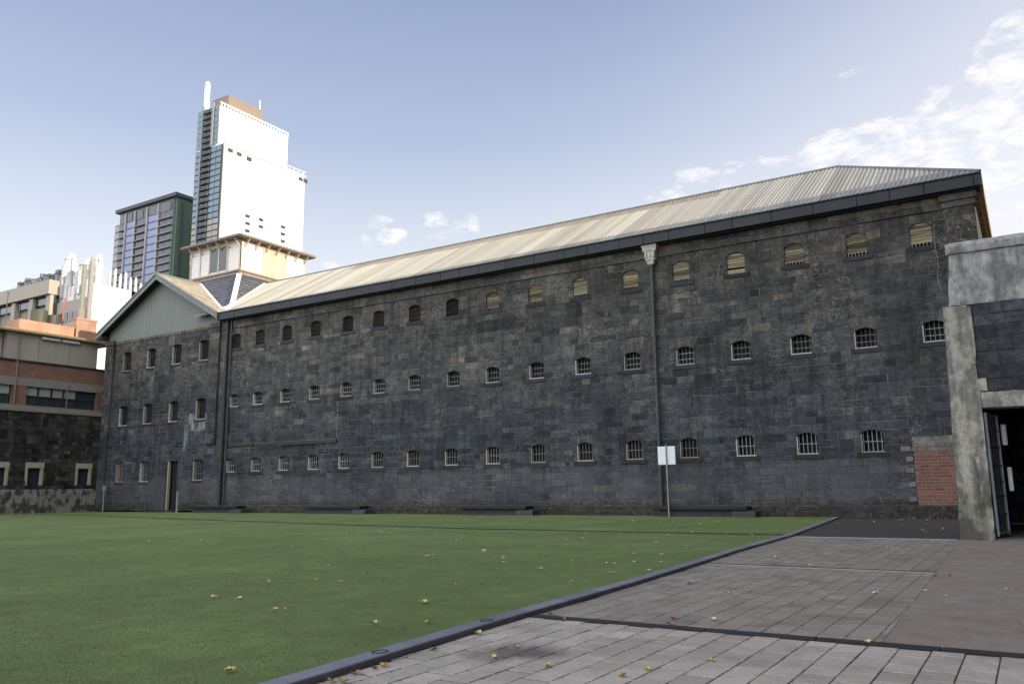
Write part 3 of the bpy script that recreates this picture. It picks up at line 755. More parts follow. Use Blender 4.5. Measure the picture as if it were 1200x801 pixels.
# the shaded front gutter is the same painted metal
for k in range(7):
    y=LY0+.35+k*(LY1-LY0-.5)/6
    br=MB(); br.beam((LX1+.05,y,Z1-.55),(LX1+.52,y,Z1-.02),.07,.08); br.beam((LX1+.05,y,Z1-.03),(LX1+.52,y,Z1-.03),.07,.07); o=br.build('eave_bracket',M['lanternpost']); o.parent=lant
for k in range(6):
    x=LX0+.35+k*(LX1-LX0-.5)/5
    br=MB(); br.beam((x,LY0-.05,Z1-.55),(x,LY0-.52,Z1-.02),.07,.08); br.beam((x,LY0-.05,Z1-.03),(x,LY0-.52,Z1-.03),.07,.07); o=br.build('eave_bracket',M['lanternpost']); o.parent=lant
lc=MB()
for (e,za,zb) in ((.34,17.55,17.72),(.22,17.72,17.84),(.30,17.84,17.95)): lc.box((LX0-e,LY0-e,za),(LX1+e,LY1+e,zb),0,.6)
o=lc.build('lantern_cornice',M['corn']); o.parent=lant
# slate skirt (frustum)
sk=MB(); T=[(LX0-.25,LY0-.25),(LX1+.25,LY0-.25),(LX1+.25,LY1+.25),(LX0-.25,LY1+.25)]; dz=17.56-13.6; k=.80; e=dz*k
S_=[(T[0][0]-e,T[0][1]-e),(T[1][0]+e,T[1][1]-e),(T[2][0]+e,T[2][1]+e),(T[3][0]-e,T[3][1]+e)]
rr=random.Random(6)
for i in range(4):
    j=(i+1)%4; n_=14
    for a in range(n_):
        f0=a/n_; f1=(a+1)/n_
        P0=Vector((*S_[i],13.6)).lerp(Vector((*T[i],17.56)),f0); P1=Vector((*S_[j],13.6)).lerp(Vector((*T[j],17.56)),f0)
        Q0=Vector((*S_[i],13.6)).lerp(Vector((*T[i],17.56)),f1); Q1=Vector((*S_[j],13.6)).lerp(Vector((*T[j],17.56)),f1)
        L=(P1-P0).length; m_=max(1,int(L/.5)); out=Vector((0,0,.03))
        for c in range(m_):
            s0=c/m_; s1=(c+1)/m_
            sk.face([P0.lerp(P1,s0)+out,P0.lerp(P1,s1)+out,Q0.lerp(Q1,s1),Q0.lerp(Q1,s0)],0,rr.uniform(.2,.8))
skirt=part(sk,'slate_skirt',M['slate'],gaol,recalc=False)
fl=MB()
for i in (0,1,2): fl.beam((*S_[i],13.62),(*T[i],17.6),.36,.07)
# valley flashings, where skirt meets main roof and wing roof
def skz_front(y): return 13.6+(y-(T[0][1]-e))/k
def valley(pts,w=.30): 
    for a,b_ in zip(pts,pts[1:]): fl.beam(a,b_,w,.07)
# right skirt face x = T1x + (17.56-z)*k ; main roof z = ZE+.04+(y-E0)*.5968
sl=(ZR-ZE)/(YR-E0)
def rv(z): return (T[1][0]+(17.56-z)*k, E0+(z-ZE-.04)/sl, z+.05)
valley([rv(13.75),rv(17.2)],.42)
# front skirt face y = T1y-(17.56-z)*k ; wing roof z = ZG+.1 - (x-XG)*sw
sw=(ZG-ZGE)/7.15
def fv(z): return (XG+(ZG+.1-z)/sw, T[0][1]-(17.56-z)*k, z+.05)
valley([fv(13.75),fv(17.3)],.30)
o=fl.build('hip_flashing',M['flash']); o.parent=skirt

# ---- downpipes
def downpipe(x,y,z0,z1,r,m,head,hm,label,elbow=True):
    a=MB(); a.tube((x,y,z0),(x,y,z1),r,16)
    zz=z0+1.5
    while zz<z1: a.tube((x,y,zz),(x,y,zz+.09),r*1.25,16); zz+=2.7
    o=part(a,'downpipe',m,gaol,label=label)
    if head:
        h=MB(); y0=y
        def lvl(w,d,z): return [(x-w,y0-d,z),(x+w,y0-d,z),(x+w,y0+d*.6,z),(x-w,y0+d*.6,z)]
        prof=[(.12,.12,z1-.35),(.17,.16,z1-.28),(.17,.16,z1-.18),(.24,.20,z1-.12),(.27,.22,z1+.28),(.34,.26,z1+.34),(.36,.28,z1+.50),(.40,.30,z1+.55),(.40,.30,z1+.62)]
        for (a_,b_) in zip(prof,prof[1:]):
            A_=lvl(*a_); B_=lvl(*b_)
            for i in range(4): j=(i+1)%4; h.face([A_[i],A_[j],B_[j],B_[i]],0,.6)
        h.face(lvl(*prof[-1]),0,.1); h.face(lvl(*prof[0])[::-1],0,.3)
        for xx in (-.2,0,.2): h.box((x+xx-.035,y0-.275,z1+.0),(x+xx+.035,y0-.20,z1+.26),0,.8)
        q_=h.build('rainwater_head',hm); q_.parent=o
    return o
downpipe(-14.84,D-.2,.0,12.35,.085,M['pipe'],True,M['head'],'tall grey downpipe with white ornamental rainwater head')
downpipe(-46.05,D-.2,.45,12.95,.11,M['pipedark'],False,None,'dark downpipe at the corner of the gabled end')
downpipe(-45.72,D-.16,.45,12.95,.05,M['pipe'],False,None,'thin grey pipe beside the corner downpipe')

# ================================================================== bench-like ledges at the wall foot
def bench(x0,x1,label):
    t=empty('wall_bench',((x0+x1)/2,35.9,0),label,'bench','low benches along the gaol wall')
    a=MB(); a.box((x0,35.55,.30),(x1-.35,36.35,.46),0,.5,cham=.02); part(a,'seat',M['bench_top'],t)
    b_=MB(); b_.box((x0+.2,35.75,-.03),(x1-.6,36.3,.30),0,.4,cham=.02); b_.box((x1-1.0,35.6,-.03),(x1,36.3,.26),0,.6,cham=.02); part(b_,'base',M['bench_base'],t)
bench(-47.7,-42.6,'dark low bench at the foot of the corner downpipe near the gabled end')
bench(-36.9,-32.2,'dark low bench under the fourth and fifth ground-floor windows')
bench(-25.8,-21.2,'long dark low bench by the middle of the gaol wall')
bench(-14.8,-10.2,'dark low bench behind the white sign at the tall grey downpipe')

# white sign
sg=empty('sign_board',(-13.98,35.5,0),'white rectangular board seen from behind on a thin pale leaning post','sign')
a=MB(); a.box((-14.45,35.50,2.30),(-13.62,35.53,3.12),0,.6,cham=.008); o=part(a,'board',M['plastic'],sg)
a=MB(); a.beam((-14.02,35.47,0.0),(-14.03,35.47,3.2),.055,.055,up=(0,1,0)); part(a,'post',M['bar'],sg)

# thin posts beside the doorway
for (x,h,lab) in ((-49.75,1.35,'short pale steel bollard right of the dark doorway'),):
    t=empty('steel_bollard',(x,36.2,0),lab,'bollard'); a=MB(); a.tube((x,36.2,0),(x,36.2,h),.07,12); a.tube((x,36.2,h),(x,36.2,h+.03),.085,12); part(a,'post',M['bar'],t)
    a=MB(); a.box((x-.2,36.12,-.01),(x+.2,36.3,.02)); part(a,'foot',M['bar'],t)
rl=MB()
for x in (-54.0,-53.2,-52.5): rl.tube((x,36.1,0),(x,36.1,1.15),.03,8)
rl.tube((-54.0,36.1,1.12),(-52.5,36.1,1.12),.03,8)
tag(rl.build('bicycle_rail',M['pipe']),'low grey tubular rail standing left of the dark doorway','rail')
rl=MB(); rl.tube((-58.6,36.35,0),(-58.6,36.35,1.9),.05,8); rl.box((-58.75,36.3,1.55),(-58.45,36.4,1.9)); tag(rl.build('standpipe',M['bar']),'pale standpipe at the left corner of the gabled end','pipe')

# ================================================================== left yard wall
XW=-60.3
yw=empty('yard_wall',(XW,25,0),'dark bluestone yard wall on the left with three yellow framed windows and stained base','wall')
mpl=lambda u,v,d:(XW+d,u,v)
hl=[(28.55,30.15,1.95,3.22,0),(31.48,32.55,1.95,3.22,0),(35.12,36.15,1.95,3.22,0),(24.8,26.0,1.95,3.22,0)]
a=MB(); masonry(a,mpl,10,D-.2,[1.65,1.95]+lin(1.95,3.22,4)[1:]+lin(3.22,7.1,12)[1:],hl,seed=41,wmin=.3,wmax=.75,gap=.03,depth=.04,merge=.1)
for h in hl: a.face([(XW-.28,h[0],h[2]),(XW-.28,h[1],h[2]),(XW-.28,h[1],h[3]),(XW-.28,h[0],h[3])],2)
a.face([(XW,10,0),(XW-.6,10,0),(XW-.6,10,7.1),(XW,10,7.1)],0); a.face([(XW-.6,10,0),(XW-.6,D,0),(XW-.6,D,7.1),(XW-.6,10,7.1)],0)
part(a,'wall',[M['stone3'],M['mortar_dark'],M['pane_blue']],yw,recalc=False)
a=MB(); a.box((XW-.6,10,7.1),(XW+.14,D-.1,7.36),0,.5,cham=.03); part(a,'coping',M['conc_band'],yw)
a=MB(); a.box((XW-.3,10,-.05),(XW+.16,D-.2,1.66),0,.5,cham=.04); part(a,'base',M['wallbase'],yw)
for h in hl:
    a=MB(); f=.15
    a.box((XW-.1,h[0]-.12,h[3]-.05),(XW+.06,h[1]+.14,h[3]+.34)); a.box((XW-.1,h[0]-.10,h[2]),(XW+.05,h[0]+f-.06,h[3]-.05)); a.box((XW-.1,h[1]-f+.06,h[2]),(XW+.05,h[1]+.10,h[3]-.05))
    part(a,'window_frame',M['frame_y'],yw)

# ================================================================== brick and concrete block above the yard wall
XO=-62.0
ob=empty('office_building',(XO,30,0),'red brick and concrete building with a window strip above the left yard wall','building')
a=MB(); a.box((XO-14,10,0),(XO-.02,38.6,7.74),0); a.box((XO-14,10,9.14),(XO,38.6,9.75),0,.6); a.box((XO-14,10,7.7),(XO-.6,38.6,9.2),0,.2)
a.box((XO-.9,10,7.5),(XO+.12,38.6,7.74),0,.7)
part(a,'concrete_band',M['conc_band'],ob)
a=MB(); a.box((XO-1.0,10,9.75),(XO-.01,38.6,10.9),0); a.box((XO-.9,30.88,7.74),(XO-.03,31.9,9.14)); a.box((XO-.9,37.3,7.74),(XO-.03,38.6,9.14)); part(a,'brick_band',M['farbrick'],ob)
a=MB(); a.box((XO-14,10,10.9),(XO+.10,38.6,11.02),0,.3); part(a,'ledge',M['fascia'],ob)
a=MB(); 
y=30.2
while y<37.0: a.box((XO-1,y,11.02),(XO-.03,min(y+2.3,37.1)-.03,13.0),0,rnd.uniform(.4,.7)); y+=2.3
a.box((XO-1.6,10,11.02),(XO-.5,30.1,12.9),0,.8)
part(a,'concrete_panel',M['conc_panel'],ob)
a=MB(); a.box((XO-9,10,13.0),(XO+.35,38.3,13.16),0,.3,cham=.03); a.box((XO-9,29.9,13.16),(XO+.1,38.3,13.3),0,.7); part(a,'roof_slab',M['gold'],ob)
ys=[31.95,32.85,33.85,34.75,35.75,37.25]
for i in range(5):
    a=MB(); a.box((XO-.32,ys[i],7.76),(XO-.25,ys[i+1]-.09,9.12),0); p=part(a,'window',M['lglass'],ob)
    a=MB()
    a.box((XO-.25,ys[i]-.06,7.75),(XO-.14,ys[i]-.005,9.13)); a.box((XO-.25,ys[i],8.42),(XO-.16,ys[i+1]-.07,8.48)); o=a.build('window_frame',M['fascia']); o.parent=p
    if i<4:
        a=MB(); a.box((XO-.24,ys[i]+.03,8.5),(XO-.20,ys[i+1]-.12,9.1),0); o=a.build('blind',M['blind']); o.parent=p
for i in range(6):
    y0=30.85-(i+1)*.98; a=MB(); a.box((XO-.32,y0,7.76),(XO-.25,y0+.9,9.12)); p=part(a,'window',M['lglass'],ob)
    a=MB(); a.box((XO-.24,y0+.03,8.5),(XO-.2,y0+.87,9.1)); o=a.build('blind',M['blind']); o.parent=p
a=MB(); a.box((XO-2.6,31.4,13.16),(XO-1.0,35.6,14.25),0); part(a,'brick_parapet',M['farbrick2'],ob)
for y in (32.6,34.1):  # white boxes stand in for reflected sun patches on the concrete
    a=MB(); a.box((XO+.0,y,12.72),(XO+.22,y+1.35,12.92),0,.8,cham=.03); part(a,'sun_patch_box',M['white'],ob,label='long white box standing in for a sun patch under the roof slab')
a=MB(); a.tube((XO+.08,31.0,7.4),(XO+.08,31.0,13.0),.045,8); part(a,'downpipe',M['conc_band'],ob)
a=MB(); a.tube((XO+.08,34.85,7.7),(XO+.08,34.85,9.6),.035,8); part(a,'downpipe',M['conc_band'],ob)
ch=empty('brick_chimney',(-63,36.4,13.3),'orange brick chimney stack with a tall white flue beside the gable','chimney')
a=MB(); a.box((-63.9,35.75,13.3),(-63,37.4,15.1),0); a.box((-63.95,35.7,14.95),(-62.95,37.45,15.1),0); part(a,'stack',M['farbrick2'],ch)
a=MB(); a.tube((-63.4,36.25,15.1),(-63.4,36.25,15.9),.3,14); a.tube((-63.4,36.25,15.9),(-63.4,36.25,19.6),.18,14); part(a,'flue',M['white'],ch)
a=MB(); a.tube((-63.2,36.75,15.1),(-63.2,36.75,20.0),.20,14); a.tube((-63.2,36.75,20.0),(-63.2,36.75,20.5),.2,14,r2=.02); part(a,'flue',M['white'],ch)
for (y,r_,h,lab) in ((34.35,.62,15.75,'wide dark green rooftop water tank'),(35.45,.46,15.5,'smaller dark rooftop water tank beside the wide one')):
    a=MB(); a.tube((-66,y,13.3),(-66,y,h),r_,24); a.tube((-66,y,h),(-66,y,h+.12),r_,24,r2=.12); tag(a.build('water_tank',M['tank']),lab,'tank')
a=MB(); a.tube((-65.5,36.0,13.3),(-65.5,36.0,17.0),.05,8); tag(a.build('pole',M['redpaint']),'thin red pole on the roof left of the brick chimney','pole')
for i,(y,h) in enumerate(((30.9,16.2),(31.8,15.4),(32.4,15.2))):
    a=MB(); a.tube((-64,y,13.2),(-64,y,h),.035,8); a.tube((-64,y,h),(-64,y,h+.1),.07,8); tag(a.build('vent_pipe',M['pipe']),['thin vent pipe at the left end of the brick parapet, the tallest','thin vent pipe between the tallest vent pipe and the rightmost','thin vent pipe nearest the water tanks'][i],'pipe','rooftop vent pipes')

# ---- concrete institute buildings behind, facing the same way as the gaol
cb=empty('concrete_building',(-118,60,0),'beige concrete building with dark window band and pilasters behind the brick building','building')
a=MB(); a.box((-160,60,0),(-112.3,95,24.8),0,.6); a.box((-160,60.4,24.8),(-112.6,95,28.2),0,.4); a.box((-160,59.2,28.4),(-111.9,95,30.4),0,.7); part(a,'wall',M['conc_far'],cb)
a=MB(); a.box((-160,59.9,27.2),(-112.0,60.38,28.38),0); part(a,'window_band',M['lglass'],cb)
for x in (-127,-121.5,-116.8,-112.4): 
    a=MB(); a.box((x-.5,59.5,0),(x+.5,59.98,28.3),0,.7); part(a,'pilaster',M['conc_far'],cb)
a=MB()
for i in range(12):
    x=-124+i*1.0; h=31.3+rnd.random()*1.2; a.box((x,61,30.4),(x+rnd.uniform(.3,.9),62.2,h),0)
a.box((-124,61,31.8),(-113,61.15,31.95)); part(a,'roof_plant',M['barge'],cb)
cb2=empty('laboratory_building',(-100,60,0),'white sunlit building with rooftop exhaust stacks left of the gable','building')
a=MB(); a.box((-111.8,60.5,0),(-104,74,27.2),0,.6); part(a,'wall',M['conc_far'],cb2)
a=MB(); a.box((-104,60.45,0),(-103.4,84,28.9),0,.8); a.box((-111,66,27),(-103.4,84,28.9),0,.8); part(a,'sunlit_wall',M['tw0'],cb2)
for k in range(5): 
    x=-111.2+k*1.35; a=MB(); a.box((x,60.42,24.3),(x+.85,60.5,25.6)); part(a,'window',M['lglass'],cb2)
for k,(x,y,r_,z1) in enumerate(((-111.6,61.8,.8,34.5),(-109.7,61.8,.5,31.6),(-107.4,61.8,.95,33.0),(-105.5,62.2,.6,33.6),(-104.4,61.4,.3,32.0))):
    a=MB(); a.tube((x,y,27),(x,y,z1-.9),r_,20); a.tube((x,y,z1-.9),(x,y,z1-.7),r_*1.1,20); a.tube((x,y,z1-.7),(x,y,z1),r_*.62,16); a.box((x-r_*.2,y-r_-.35,28),(x+r_*.3,y-r_,z1-1.8),0,.2); a.tube((x+r_+.12,y-.3,27),(x+r_+.12,y-.3,z1-.4),.1,8,0,.1); part(a,'exhaust_stack',M['tw0'],cb2)
rk=random.Random(4)
for k in range(9):
    x=-124+k*1.9; a=MB(); h=rk.uniform(31.0,32.1); a.tube((x,62.5,30.3),(x,62.5,h),rk.uniform(.3,.6),12); part(a,'vent_cowl',M['tw0'],cb)
for k in range(4):
    x=-112.5+k*2.1; a=MB(); a.box((x,61.0,27.1),(x+1.5,62.0,rk.uniform(29.2,30.4)),0,.8,cham=.15); part(a,'plant_box',M['tw0'],cb2)
for k in range(7):
    y=63.2+k*.78; z1=(31.0,31.5,30.9,31.3,30.7,30.9,30.2)[k]; a=MB(); a.tube((-104.3,y,28.8),(-104.3,y,z1),.19,10); a.tube((-104.3,y,z1),(-104.3,y,z1+.35),.19,10,r2=.05); part(a,'exhaust_stack',M['tw0'],cb2)

# ================================================================== towers
m,nt,b=mat('white_precast'); n=N(nt); b.inputs['Base Color'].default_value=(.80,.80,.78,1); b.inputs['Roughness'].default_value=.7; M['tw']=m
M['tcream']=simple('cream_precast_strip',(.66,.62,.48),.7,var=.08,scale=.1,bump=0)
M['tplant']=simple('brown_plant_room',(.20,.165,.13),.8,var=.1,scale=.1,bump=0)
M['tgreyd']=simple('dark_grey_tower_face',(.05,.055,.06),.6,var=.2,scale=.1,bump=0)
M['tblue']=simple('blue_green_tower_glass',(.04,.11,.15),.15,var=.25,scale=.15,bump=0,spec=.8)
M['tdark']=simple('dark_balcony_glass',(.018,.024,.036),.2,var=.3,scale=.2,bump=0,spec=.6)
M['tlouv']=simple('beige_louvre_panel',(.30,.29,.27),.7,var=.2,scale=.3,bump=0)
M['tgreen']=simple('dark_green_tower_face',(.055,.10,.065),.6,var=.15,scale=.1,bump=0)
M['tpurple']=simple('violet_blue_glass',(.10,.13,.27),.2,var=.2,scale=.1,bump=0,spec=.7)
M['tframe']=simple('pale_tower_frame',(.20,.21,.215),.6,var=.1,scale=.2,bump=0)
tw=empty('white_tower',(-334,270,0),'tall white apartment tower with a white fin on top and balconies on its shaded side','tower block')
a=MB(); a.box((-344.3,250.3,0),(-324,304,171.5),0); a.box((-344.3,250.3,171.5),(-328.1,295,193.0),0); part(a,'wall',M['tw'],tw)
a=MB(); a.box((-323.95,250.3,0),(-323.6,262,170.5),0); a.box((-323.95,296,0),(-323.6,304,170.5),0); part(a,'cream_strip',M['tcream'],tw)
for z,x,y1 in ((171.5,-323.2,304.6),): 
    a=MB(); a.box((-344.5,249.8,z),(x,y1,z+.8),0)
    y=251.0
    while y<304.5: a.box((x-.3,y,z+.8),(x-.1,y+.25,z+2.6)); y+=3.2
    a.box((x-.3,250,z+2.5),(x-.1,y1,z+2.7)); part(a,'terrace',M['tw'],tw)
a=MB(); y=250.6
while y<295: a.box((-328.2,y,193.0),(-327.9,y+.5,195)); y+=2.0
a.box((-328.25,250,194.6),(-327.85,295,195.1)); part(a,'railing',M['tw'],tw)
a=MB()
for k in range(18): a.box((-323.99,262.2,112+k*3.3),(-323.93,295.8,112.25+k*3.3),0,.2)
for yy_ in (270,278.5,287): a.box((-323.99,yy_,110),(-323.92,yy_+.3,170),0,.2)
part(a,'panel_joints',M['tcream'],tw)
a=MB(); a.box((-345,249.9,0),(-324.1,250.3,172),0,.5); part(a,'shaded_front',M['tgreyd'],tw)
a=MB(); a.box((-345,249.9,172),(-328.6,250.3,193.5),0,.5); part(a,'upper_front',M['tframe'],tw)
cols=[(-344.6,-341.4,'tblue'),(-339.2,-336.4,'tdark'),(-336.1,-333.4,'tdark'),(-332.6,-329.0,'tblue2'),(-328.7,-325.0,'tblue2')]
fh=3.15; z=112.0; cnt=0
unit={}
def unitbox(key,w,h,matl,d=.5):
    if key not in unit:
        u=MB(); u.box((0,0,0),(w,-d,h)); 
        o=u.build('window',matl); unit[key]=o.data; bpy.data.objects.remove(o)
    return unit[key]
k=0
while z<192:
    for (x0,x1,kd) in cols:
        if z>170.5 and x1>-328: continue
        if kd=='tdark': mt=M['tdark']; 
        else: mt=M['tblue']
        if z<134 and kd!='tdark': mt=M['tlouv']
        o=link('window',unitbox((round(x1-x0,2),mt.name),x1-x0,fh-.75,mt,.15 if kd!='tdark' else .1),tw,(x0+334,249.85-270,z)); 
    z+=fh; k+=1
z=112-.75
while z<192:
    a=MB(); a.box((-339.4,248.6,z+.35),(-333.2,249.9,z+.75),0); a.box((-339.4,248.6,z+.75),(-333.2,248.7,z+1.6),0,.3); z+=fh; part(a,'balcony',M['tgreyd'],tw)
a=MB(); a.box((-340.9,249.2,110),(-340.0,249.9,195.5)); a.box((-333.1,249.0,172),(-332.0,249.9,195.5)); part(a,'fin_wall',M['tframe'],tw)
for (x0,x1) in ((-324.05,-323.4),):
    for (y,z) in ((265.3,138),(265.5,134.2),(265.6,130.3),(274,138.5),(274,134.8),(288.7,138.6),(288.8,134.7),(288.9,130.8),(276,127),(252.5,168.3),(258,168.2),(264.5,168.0),(299.5,168.5),(303,168.5)):
        o=MB(); h=1.3 if z<150 else 1.9; o.box((-323.95,y,z),(-323.35,y+(2.6 if z<150 else 2.9),z+h)); part(o,'window',M['tgreyd'],tw)
a=MB(); a.box((-345,258,193),(-332,280,203.3),0,.6); part(a,'plant_room',M['tplant'],tw)
a=MB(); a.box((-341.6,250.5,190),(-338.8,251.6,207.8),0); a.tube((-340.2,251.05,207.5),(-340.2,251.05,209.4),1.35,14,r2=.9); part(a,'roof_fin',M['tw'],tw)
a=MB(); a.tube((-333,279,203),(-333,279,209),.2,8); part(a,'aerial',M['tw'],tw)

# it stands in the white tower's shadow, about 460 m away
GK=.765; GZ=1.3*(1-GK)
M['tgrid']=simple('dark_grid_front',(.10,.115,.11),.6,var=.15,scale=.2,bump=0)
class GMB(MB):
    def face(s,pts,mat=0,tone=.5): super().face([(p[0]*GK,p[1]*GK,p[2]*GK+GZ) for p in pts],mat,tone)
gt=empty('green_tower',(-505*GK,330*GK,0),'green and grey apartment tower with violet glass bays left of the white tower','tower block')
a=GMB(); a.box((-536,330,0),(-472,390,197.6),0); a.box((-542.8,331,0),(-536,380,191.5),0); part(a,'wall',M['tgreen'],gt)
a=GMB(); a.box((-539.5,327.5,198.8),(-470.8,391,201.3),0,.5); a.box((-536,329.6,197.6),(-472.4,390,198.8),0,.5); part(a,'roof_slab',M['tgreyd'],gt)
a=GMB(); a.box((-536,329.3,110),(-474.5,329.99,197.6),0,.6); a.box((-542.6,330.2,110),(-536.1,330.9,191),0,.7); part(a,'grid_front',M['tgrid'],gt)
bays=[(-541.8,-537.0,'tlouv'),(-535.2,-528.8,'tdark'),(-527.6,-518.2,'tpurple'),(-516.4,-505.0,'tdark'),(-502.4,-491.8,'tpurple'),(-489.6,-482.8,'tdark'),(-481.8,-475.6,'tdark')]
z=122.0; fh=5.3
while z<188:
    for (x0,x1,kd) in bays:
        link('window',unitbox(('g',round(x1-x0,2),kd),(x1-x0)*GK,(fh-1.1)*GK,M[kd],.35 if kd!='tdark' else .2),gt,((x0+505)*GK,(-.55 if x0>-536 else .35)*GK,z*GK+GZ))
    z+=fh
for (x0,x1) in ((-534.5,-521),(-519,-508.5),(-506.5,-492),(-489.5,-478),(-476.8,-476)):
    o=GMB(); o.box((x0,328.9,190.2),(x1,329.4,196.2)); part(o,'window',M['tdark'],gt)
a=GMB()
for x in (-528.4,-517.5,-503.6,-491.0): a.box((x,328.2,110),(x+.9,329.3,197.0),0,.8)
part(a,'vertical_fin',M['tlouv'],gt)
z=122-1.1
while z<189:
    for (x0,x1) in ((-535.2,-528.6),(-516.4,-505),(-489.6,-475.2)):
        a=GMB(); a.box((x0,327.6,z+.2),(x1,329.3,z+.8),0,.4); part(a,'balcony',M['tframe'],gt)
    z+=fh
a=GMB(); a.box((-471.99,333,110),(-471.6,335.5,196),0); part(a,'stair_window',M['tgreyd'],gt)

# ================================================================== gate wall at the right
YG=23.3
gw_=empty('gate_wall',(1.5,YG,0),'bluestone and grey render gate wall with a dark doorway at the right edge','wall')
a=MB(); a.prism([(-1.71,-.05),(-.95,-.05),(-.93,3.12),(-.93,3.5),(-1.0,5.74),(-1.56,5.74)],'y',YG-.06,YG+.6,0)
weather(part(a,'pillar',M['conc_pillar'],gw_))
a=MB(); a.box((-.935,YG-.05,3.12),(5.5,YG+.6,3.52),0,cham=.01); weather(part(a,'lintel',M['conc_pillar'],gw_))
a=MB(); mg=lambda u,v,d:(u,YG-d,v)
masonry(a,mg,-1.05,5.5,[3.52,3.84,4.18,4.52,4.86,5.18,5.46,5.74],[],seed=13,wmin=.45,wmax=.95,gap=.012,depth=.022)
masonry(a,mg,2.6,5.5,lin(0,3.12,9),[],seed=14,wmin=.45,wmax=.95,gap=.02,depth=.05)
a.face([(-1.0,YG+.6,3.5),(5.5,YG+.6,3.5),(5.5,YG+.6,5.74),(-1.0,YG+.6,5.74)],0)
a.face([(2.6,YG,0),(2.6,YG+.6,0),(2.6,YG+.6,3.12),(2.6,YG,3.12)],0)
part(a,'stone_wall',[M['stone2'],M['mortar_mid']],gw_,recalc=False)
a=MB(); 
for (u,v,w,h) in ((-1.02,4.20,.10,1.5),(-.98,3.53,.22,.34)): a.box((u,YG-.075,v),(u+w,YG,v+h),0,.5,cham=.01)
weather(part(a,'render_patch',M['conc_pillar'],gw_))
a=MB(); a.prism([(-1.42,5.74),(5.5,5.74),(5.5,7.08),(-1.30,7.08)],'y',YG-.03,YG+.55,0); weather(part(a,'parapet',M['conc_parapet'],gw_))
a=MB()
# rounded coping
K=8; prof=[]
for i in range(K+1):
    t=math.pi*i/K; prof.append((YG+.26-.37*math.cos(t)*1.0,7.26+.17*math.sin(t)))
prof=[(YG-.09,7.08)]+prof+[(YG+.63,7.08)]
a.prism([(p[0],p[1]) for p in prof],'x',-1.36,5.5,0); weather(part(a,'coping',M['conc_parapet'],gw_))
# room behind the opening
a=MB(); 
a.face([(-.93,YG+.6,0),(-.93,32,0),(-.93,32,3.4),(-.93,YG+.6,3.4)],0,.4)
masonry(a,lambda u,v,d:(u,32-d,v),-.93,5.5,lin(0,3.4,10),[],seed=15,gap=.02,depth=.03)
a.face([(5.5,YG,0),(5.5,32,0),(5.5,32,3.4),(5.5,YG,3.4)],0,.4); a.face([(-1.4,YG+.55,3.52),(5.5,YG+.55,3.52),(5.5,32.3,3.52),(-1.4,32.3,3.52)],0,.2)
a.face([(-1.3,32.3,0),(5.5,32.3,0),(5.5,32.3,5.7),(-1.3,32.3,5.7)],0,.4); a.face([(-1.3,YG+.6,0),(-1.3,32.3,0),(-1.3,32.3,5.7),(-1.3,YG+.6,5.7)],0,.4); a.face([(-1.3,YG+.5,5.7),(5.5,YG+.5,5.7),(5.5,32.3,5.7),(-1.3,32.3,5.7)],0,.3)
part(a,'room',[M['stone2'],M['mortar_dark']],gw_,recalc=False)
a=MB(); a.box((-.93,YG+.02,-.04),(5.5,32,-.012)); part(a,'floor_slab',M['roomfloor'],gw_)
a=MB(); a.box((-.25,31.85,0),(-.18,31.93,3.2)); a.box((-.05,31.85,1.2),(-.0,31.93,3.2)); part(a,'conduit',M['pipe'],gw_)
# open steel gate leaf
sgt=empty('steel_gate',(-.89,YG+.15,0),'open galvanised steel gate leaf folded back inside the dark doorway','gate')
def L(s,z): return (-.89+.20*s,YG+.15+1.05*s,z)
a=MB()
for s in (0,1): a.beam(L(s,.04),L(s,3.02),.055,.055,up=(0,1,0))
a.beam(L(0,.1),L(1,.1),.05,.05); a.beam(L(0,3.0),L(1,3.0),.05,.05)
part(a,'gate_frame',M['steel'],sgt)
a=MB()
for z in (.55,1.0,1.35,1.75,2.2,2.6): a.beam(L(0,z),L(1,z),.03,.03)
part(a,'crossbar',M['pipe'],sgt)
a=MB()
for s in (.2,.4,.6,.8): a.beam(L(s,.1),L(s,3.0),.022,.022,up=(0,1,0))
part(a,'upright',M['pipe'],sgt)
a=MB(); a.box((-.62,YG+1.15,2.25),(-.5,YG+1.3,2.78),0,cham=.02); part(a,'lock_box',M['plastic'],sgt)
a=MB(); a.box((-.58,YG+1.15,1.1),(-.48,YG+1.28,1.7),0,cham=.02); part(a,'lock_box',M['plastic'],sgt)

# ================================================================== ground
def sheet(name,poly,z,matl,kind='structure',label=None):
    a=MB(); a.face([(x,y,z) for x,y in poly],0); o=a.build(name,matl,recalc=False); 
    return tag(o,kind=kind)
sheet('ground',[(-900,-300),(700,-300),(700,1200),(-900,1200)],-.12,M['earth'])
KR=[(-4.30,-4),(-4.40,3.5),(-4.56,5.52),(-4.67,6.9),(-4.73,8.0),(-4.86,10.8),(-5.12,14.5),(-5.34,17),(-5.67,23.2),(-7.0,36.45)]
KL=[(x-.20,y) for x,y in KR]
sheet('turf',[(-60.15,-4)]+KL+[(-60.15,36.45)],0.0,M['turf'])
sheet('pavement_base',[(KR[0][0]-.05,-4)]+[(x-.03,y) for x,y in KR]+[(8,36.6),(8,-4)],-.049,M['joint'])
